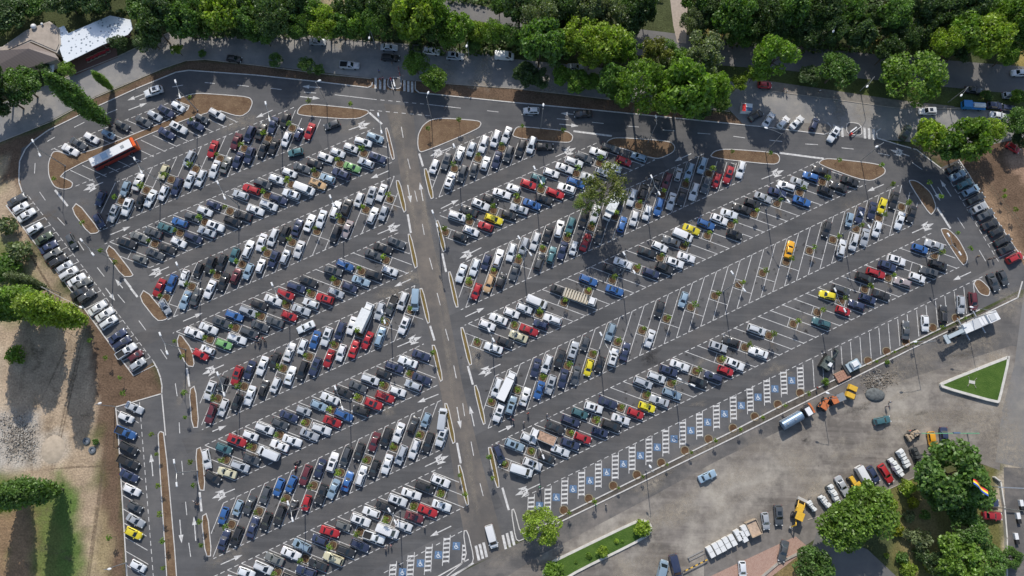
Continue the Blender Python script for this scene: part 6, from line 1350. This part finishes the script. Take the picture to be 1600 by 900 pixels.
# garden wall and striped posts, gantry
pts = [P(*p) for p in [(1551, 745), (1560, 752), (1566, 790), (1570, 840), (1570, 905), (1571, 950)]]
gw = root('garden_wall', 'thin curved white wall right of the garden trees', 'wall', (*pts[0], 0)); mb = MB()
for a, b in zip(pts, pts[1:]):
    d = Vector(b) - Vector(a); mb.box(((a[0] + b[0]) / 2 - pts[0][0], (a[1] + b[1]) / 2 - pts[0][1], .45), (d.length + .15, .3, .9), rz=math.atan2(d.y, d.x))
mb.build('wall', mat('white_stone', (.5, .48, .44)), gw)
for i, (x, y) in enumerate([(1596, 790), (1591, 810), (1588, 842)]):
    X, Y = P(x, y, .4); r = root('concrete_block', f'white and black concrete block at right edge, {ORD[i + 1]} from top', 'block', (X, Y, 0), -1.45, 'white concrete blocks'); MB().box((-.6, 0, .4), (1.4, .8, .8)).build('white_half', WHITE, r); MB().box((.65, 0, .4), (1.05, .8, .76)).build('dark_half', BLK, r)
a = P3(1560, 761, 5.5); b = P3(1640, 765, 5.5); r = root('gantry', 'thin horizontal steel gantry reaching over road at right', 'gantry', (a.x, a.y, 0), math.atan2(b.y - a.y, b.x - a.x)); MB().tube((0, 0, 0), (0, 0, 5.6), .14).build('post', STEEL, r); MB().box(((b - a).length / 2, 0, 5.5), ((b - a).length, .22, .22)).build('beam', STEEL, r)
a = P3(1440, 677, 4.6); b = P3(1530, 677, 4.6); r = root('height_barrier', 'green height barrier beam above the garden trees', 'barrier', (a.x, a.y, 0), math.atan2(b.y - a.y, b.x - a.x)); LL = (b - a).length
for s in (0, 1): MB().tube((s * LL, 0, 0), (s * LL, 0, 4.6), .12).build('post', STEEL, r)
MB().box((LL / 2, 0, 4.6), (LL, .2, .2)).build('beam', mat('beam_green', (.12, .32, .18)), r); MB().box((LL * .6, .1, 4.75), (1.6, .3, .5)).build('sign_board', BLUEM, r)

# ------------------------------------------------------------------ people
def skin_mesh(joints, edges, radii, name, material, levels=1):
    me = bpy.data.meshes.new(name); me.from_pydata(joints, edges, []); me.update(); o = bpy.data.objects.new(name + '_tmp', me); C.objects.link(o)
    md = o.modifiers.new('s', 'SKIN'); me.skin_vertices[0] if me.skin_vertices else None
    if not me.skin_vertices: bpy.context.view_layer.update()
    sv = me.skin_vertices[0].data
    for i, r_ in enumerate(radii): sv[i].radius = (r_[0], r_[1]) if isinstance(r_, tuple) else (r_, r_)
    sv[0].use_root = True; sb = o.modifiers.new('b', 'SUBSURF'); sb.levels = levels; sb.render_levels = levels
    dg = bpy.context.evaluated_depsgraph_get(); out = bpy.data.meshes.new_from_object(o.evaluated_get(dg)); out.name = name
    bpy.data.objects.remove(o); out.materials.clear(); out.materials.append(material)
    out.polygons.foreach_set('use_smooth', [True] * len(out.polygons)); return out
SKIN = mat('skin', (.42, .24, .16), rough=.6); HAIR = mat('hair', (.03, .02, .015), rough=.7)
def person_meshes(walk, arm):
    s = walk; a = arm
    J = [(0, 0, .96), (0, 0, 1.15), (.01, 0, 1.36), (.01, 0, 1.47), (.03, 0, 1.55), (.03, 0, 1.67),
         (0, .17, 1.40), (-s * .5, .23, 1.13), (-s * .5 + .10 + a * .15, .24, .90 + a * .25), (-s * .5 + .16 + a * .2, .24, .82 + a * .3),
         (0, -.17, 1.40), (s * .5, -.23, 1.13), (s * .5 + .10, -.24, .90), (s * .5 + .14, -.24, .82),
         (0, .10, .90), (s * .9, .10, .50), (s * .7, .10, .09), (s * .7 + .16, .11, .05), (0, -.10, .90), (-s * .6, -.10, .50), (-s * 1.3, -.10, .11), (-s * 1.3 + .15, -.11, .05)]
    E = [(0, 1), (1, 2), (2, 3), (3, 4), (4, 5), (2, 6), (6, 7), (7, 8), (8, 9), (2, 10), (10, 11), (11, 12), (12, 13), (0, 14), (14, 15), (15, 16), (16, 17), (0, 18), (18, 19), (19, 20), (20, 21)]
    R_ = [(.12, .15), (.11, .14), (.12, .16), (.06, .06), (.075, .065), (.095, .08), .065, .048, .036, .04, .065, .048, .036, .04, .09, .062, .042, .045, .09, .062, .042, .045]
    body = skin_mesh(J, E, R_, 'body', SKIN)
    top = skin_mesh([J[0], J[1], J[2], (.01, 0, 1.44), J[6], J[7], J[10], J[11]], [(0, 1), (1, 2), (2, 3), (2, 4), (4, 5), (2, 6), (6, 7)], [(.14, .17), (.13, .165), (.14, .185), .075, .085, .066, .085, .066], 'shirt', CLOTH)
    tr = skin_mesh([(0, 0, .99), J[14], J[15], J[16], J[18], J[19], J[20]], [(0, 1), (1, 2), (2, 3), (0, 4), (4, 5), (5, 6)], [(.135, .16), .105, .078, .066, .105, .078, .066], 'trousers', CLOTH)
    h = MB().ball((.005, 0, 1.70), .105, (1.0, .88, .95), 10, 7); hm = bpy.data.meshes.new('hair'); hm.from_pydata(h.v, [], h.f); hm.update(); hm.materials.append(HAIR)
    return body, top, tr, hm
PM = [person_meshes(.18, 0), person_meshes(.0, .4), person_meshes(.10, .9)]
CC = {'red': (.5, .03, .04), 'white': (.65, .65, .65), 'blue': (.05, .12, .40), 'black': (.02, .02, .022), 'green': (.04, .45, .18), 'pink': (.6, .3, .33), 'grey': (.2, .2, .21), 'khaki': (.32, .26, .16), 'navy': (.02, .03, .08)}
PEOPLE = [(402, 527, 'pink', 'navy', 'in the group at end of fourth west row, left'), (406, 530, 'white', 'black', 'in the group at end of fourth west row, middle'), (411, 529, 'red', 'black', 'in the group at end of fourth west row, right'), (397, 534, 'navy', 'grey', 'below the group at end of fourth west row, left'), (404, 536, 'black', 'navy', 'below the group at end of fourth west row, middle'), (414, 533, 'black', 'black', 'right behind the group in fourth west row'),
 (802, 656, 'pink', 'black', 'walking by lower end of fifth east row'), (798, 653, 'grey', 'navy', 'walking beside person in pink at fifth east row'), (825, 646, 'red', 'black', 'walking alone in aisle right of pair'), (855, 648, 'white', 'navy', 'standing in aisle above navy car, left'), (858, 651, 'navy', 'grey', 'standing in aisle above navy car, right'), (818, 660, 'white', 'black', 'near lower edge of aisle below the pair'),
 (1528, 401, 'khaki', 'navy', 'walking in eastern lane, left'), (1546, 405, 'black', 'black', 'walking in eastern lane, middle'), (1554, 403, 'grey', 'black', 'walking in eastern lane, right'), (1391, 628, 'white', 'grey', 'crossing yard right of the gravel mound, upper'), (1386, 635, 'grey', 'navy', 'crossing yard right of the gravel mound, lower'), (1421, 673, 'red', 'khaki', 'standing beside pale scrap pile'),
 (843, 761, 'green', 'navy', 'walking beside arrow near disabled bays'), (931, 789, 'green', 'black', 'walking below southern kerb, left of pair'), (947, 788, 'white', 'black', 'walking below southern kerb, right of pair'), (303, 783, 'white', 'navy', 'in lane beside narrow western island, left'), (308, 788, 'black', 'black', 'in lane beside narrow western island, right'), (306, 785, 'grey', 'black', 'in lane between two walkers beside narrow western island'),
 (592, 111, 'blue', 'black', 'waiting at top crossing, left'), (598, 122, 'pink', 'navy', 'on top crossing, middle'), (613, 99, 'black', 'grey', 'walking in street by black estate car'), (594, 124, 'red', 'black', 'on top crossing, left'), (606, 853, 'white', 'khaki', 'beside white service pickup, left'), (611, 852, 'pink', 'black', 'beside white service pickup, right'), (602, 857, 'grey', 'navy', 'beside white service pickup, lower'),
 (1225, 140, 'pink', 'grey', 'on shaded pavement right of red car'), (1230, 143, 'white', 'black', 'on shaded pavement right of person in pink'), (1281, 142, 'white', 'black', 'on pavement near rounded tree'), (425, 557, 'black', 'black', 'in aisle just below west group'), (1277, 606, 'red', 'black', 'standing at southern kerb by tanker truck'), (695, 169, 'black', 'grey', 'on northern lane near dashed lines'), (663, 823, 'white', 'black', 'near aisle arrow above disabled bays')]
NPE = {}
for i, (x, y, sc_, tc, lb) in enumerate(PEOPLE):
    X, Y = P(x, y, .9); r = root('person', f'person in {sc_} top, {lb}', 'person', (X, Y, .035), random.uniform(0, 6.28), 'people walking in the car park')
    b_, t_, tr_, h_ = PM[i % 3]; sc = random.uniform(.96, 1.06); r.scale = (sc, sc, sc)
    for nm, me_, cl in (('body', b_, None), ('shirt', t_, CC[sc_]), ('trousers', tr_, CC[tc]), ('hair', h_, None)):
        o = bpy.data.objects.new(nm, me_); C.objects.link(o); o.parent = r
        if cl: o.color = (*cl, 1)
def motorbike(px, py, dx, dy, col, lb):
    r = vehicle('motorbike', px, py, .6, dx, dy, lb, 'motorbike', 'motorbikes')
    for x in (-.65, .65):
        q = MB().tube((x, -.06, .31), (x, .06, .31), .31, .31, 14).build('wheel', TYRE, r); MB().tube((x, -.065, .31), (x, .065, .31), .17).build('rim', RIM, q)
    mb = MB(); mb.box((0, 0, .62), (.95, .28, .36), taper=.7); mb.box((.35, 0, .86), (.4, .3, .2), taper=.7); mb.build('body', col, r); MB().box((-.3, 0, .86), (.6, .26, .1)).build('seat', BLK, r)
    mb = MB().path([(.65, 0, .31), (.45, 0, 1.0)], [.04, .03], 6); mb.tube((.45, -.36, 1.02), (.45, .36, 1.02), .02); mb.build('fork', STEEL, r)
motorbike(462, 732, 3, -10, mat('scooter_red', (.55, .02, .02), rough=.3), 'red scooter standing in the aisle north of seventh west row')
motorbike(464, 722, 6, -3, mat('scooter_dark', (.05, .02, .03), rough=.4), 'dark maroon scooter above the red one')
motorbike(199, 301, 8, 2, BLK, 'black motorbike in the left end bays of first west row, right')
motorbike(194, 298, 5, -6, mat('scooter_dark', (0, 0, 0)), 'dark motorbike in the left end bays of first west row, left')

# ------------------------------------------------------------------ camera, sun and sky
cam = bpy.data.cameras.new('camera'); cam.lens = FPX / 1600 * 36; cam.sensor_width = 36; cam.clip_start = 1; cam.clip_end = 6000
co = bpy.data.objects.new('camera', cam); C.objects.link(co); co.location = (0, 0, HCAM)
co.rotation_euler = (Matrix.Rotation(TILT, 3, 'X') @ Matrix.Rotation(ROLL, 3, 'Z')).to_euler()
bpy.context.scene.camera = co
EL = math.radians(42); AZ = math.radians(6.5)      # shadows fall towards +x a little and -y
sd = Vector((-math.sin(AZ) * math.cos(EL), math.cos(AZ) * math.cos(EL), math.sin(EL)))
su = bpy.data.lights.new('sun', 'SUN'); su.energy = 4.0; su.angle = math.radians(.53); su.color = (1, .935, .85)
so = bpy.data.objects.new('sun', su); C.objects.link(so); so.rotation_euler = sd.to_track_quat('Z', 'Y').to_euler(); so.location = sd * 100
w = bpy.data.worlds.new('World'); bpy.context.scene.world = w; w.use_nodes = True; nt = w.node_tree
sk = nt.nodes.new('ShaderNodeTexSky'); sk.sky_type = 'NISHITA'; sk.sun_disc = False; sk.sun_elevation = EL; sk.sun_rotation = -AZ; sk.dust_density = 1.2
nt.links.new(sk.outputs[0], nt.nodes['Background'].inputs['Color']); nt.nodes['Background'].inputs['Strength'].default_value = .15
sc = bpy.context.scene; sc.view_settings.view_transform = 'Standard'; sc.view_settings.look = 'None'; sc.view_settings.exposure = 0
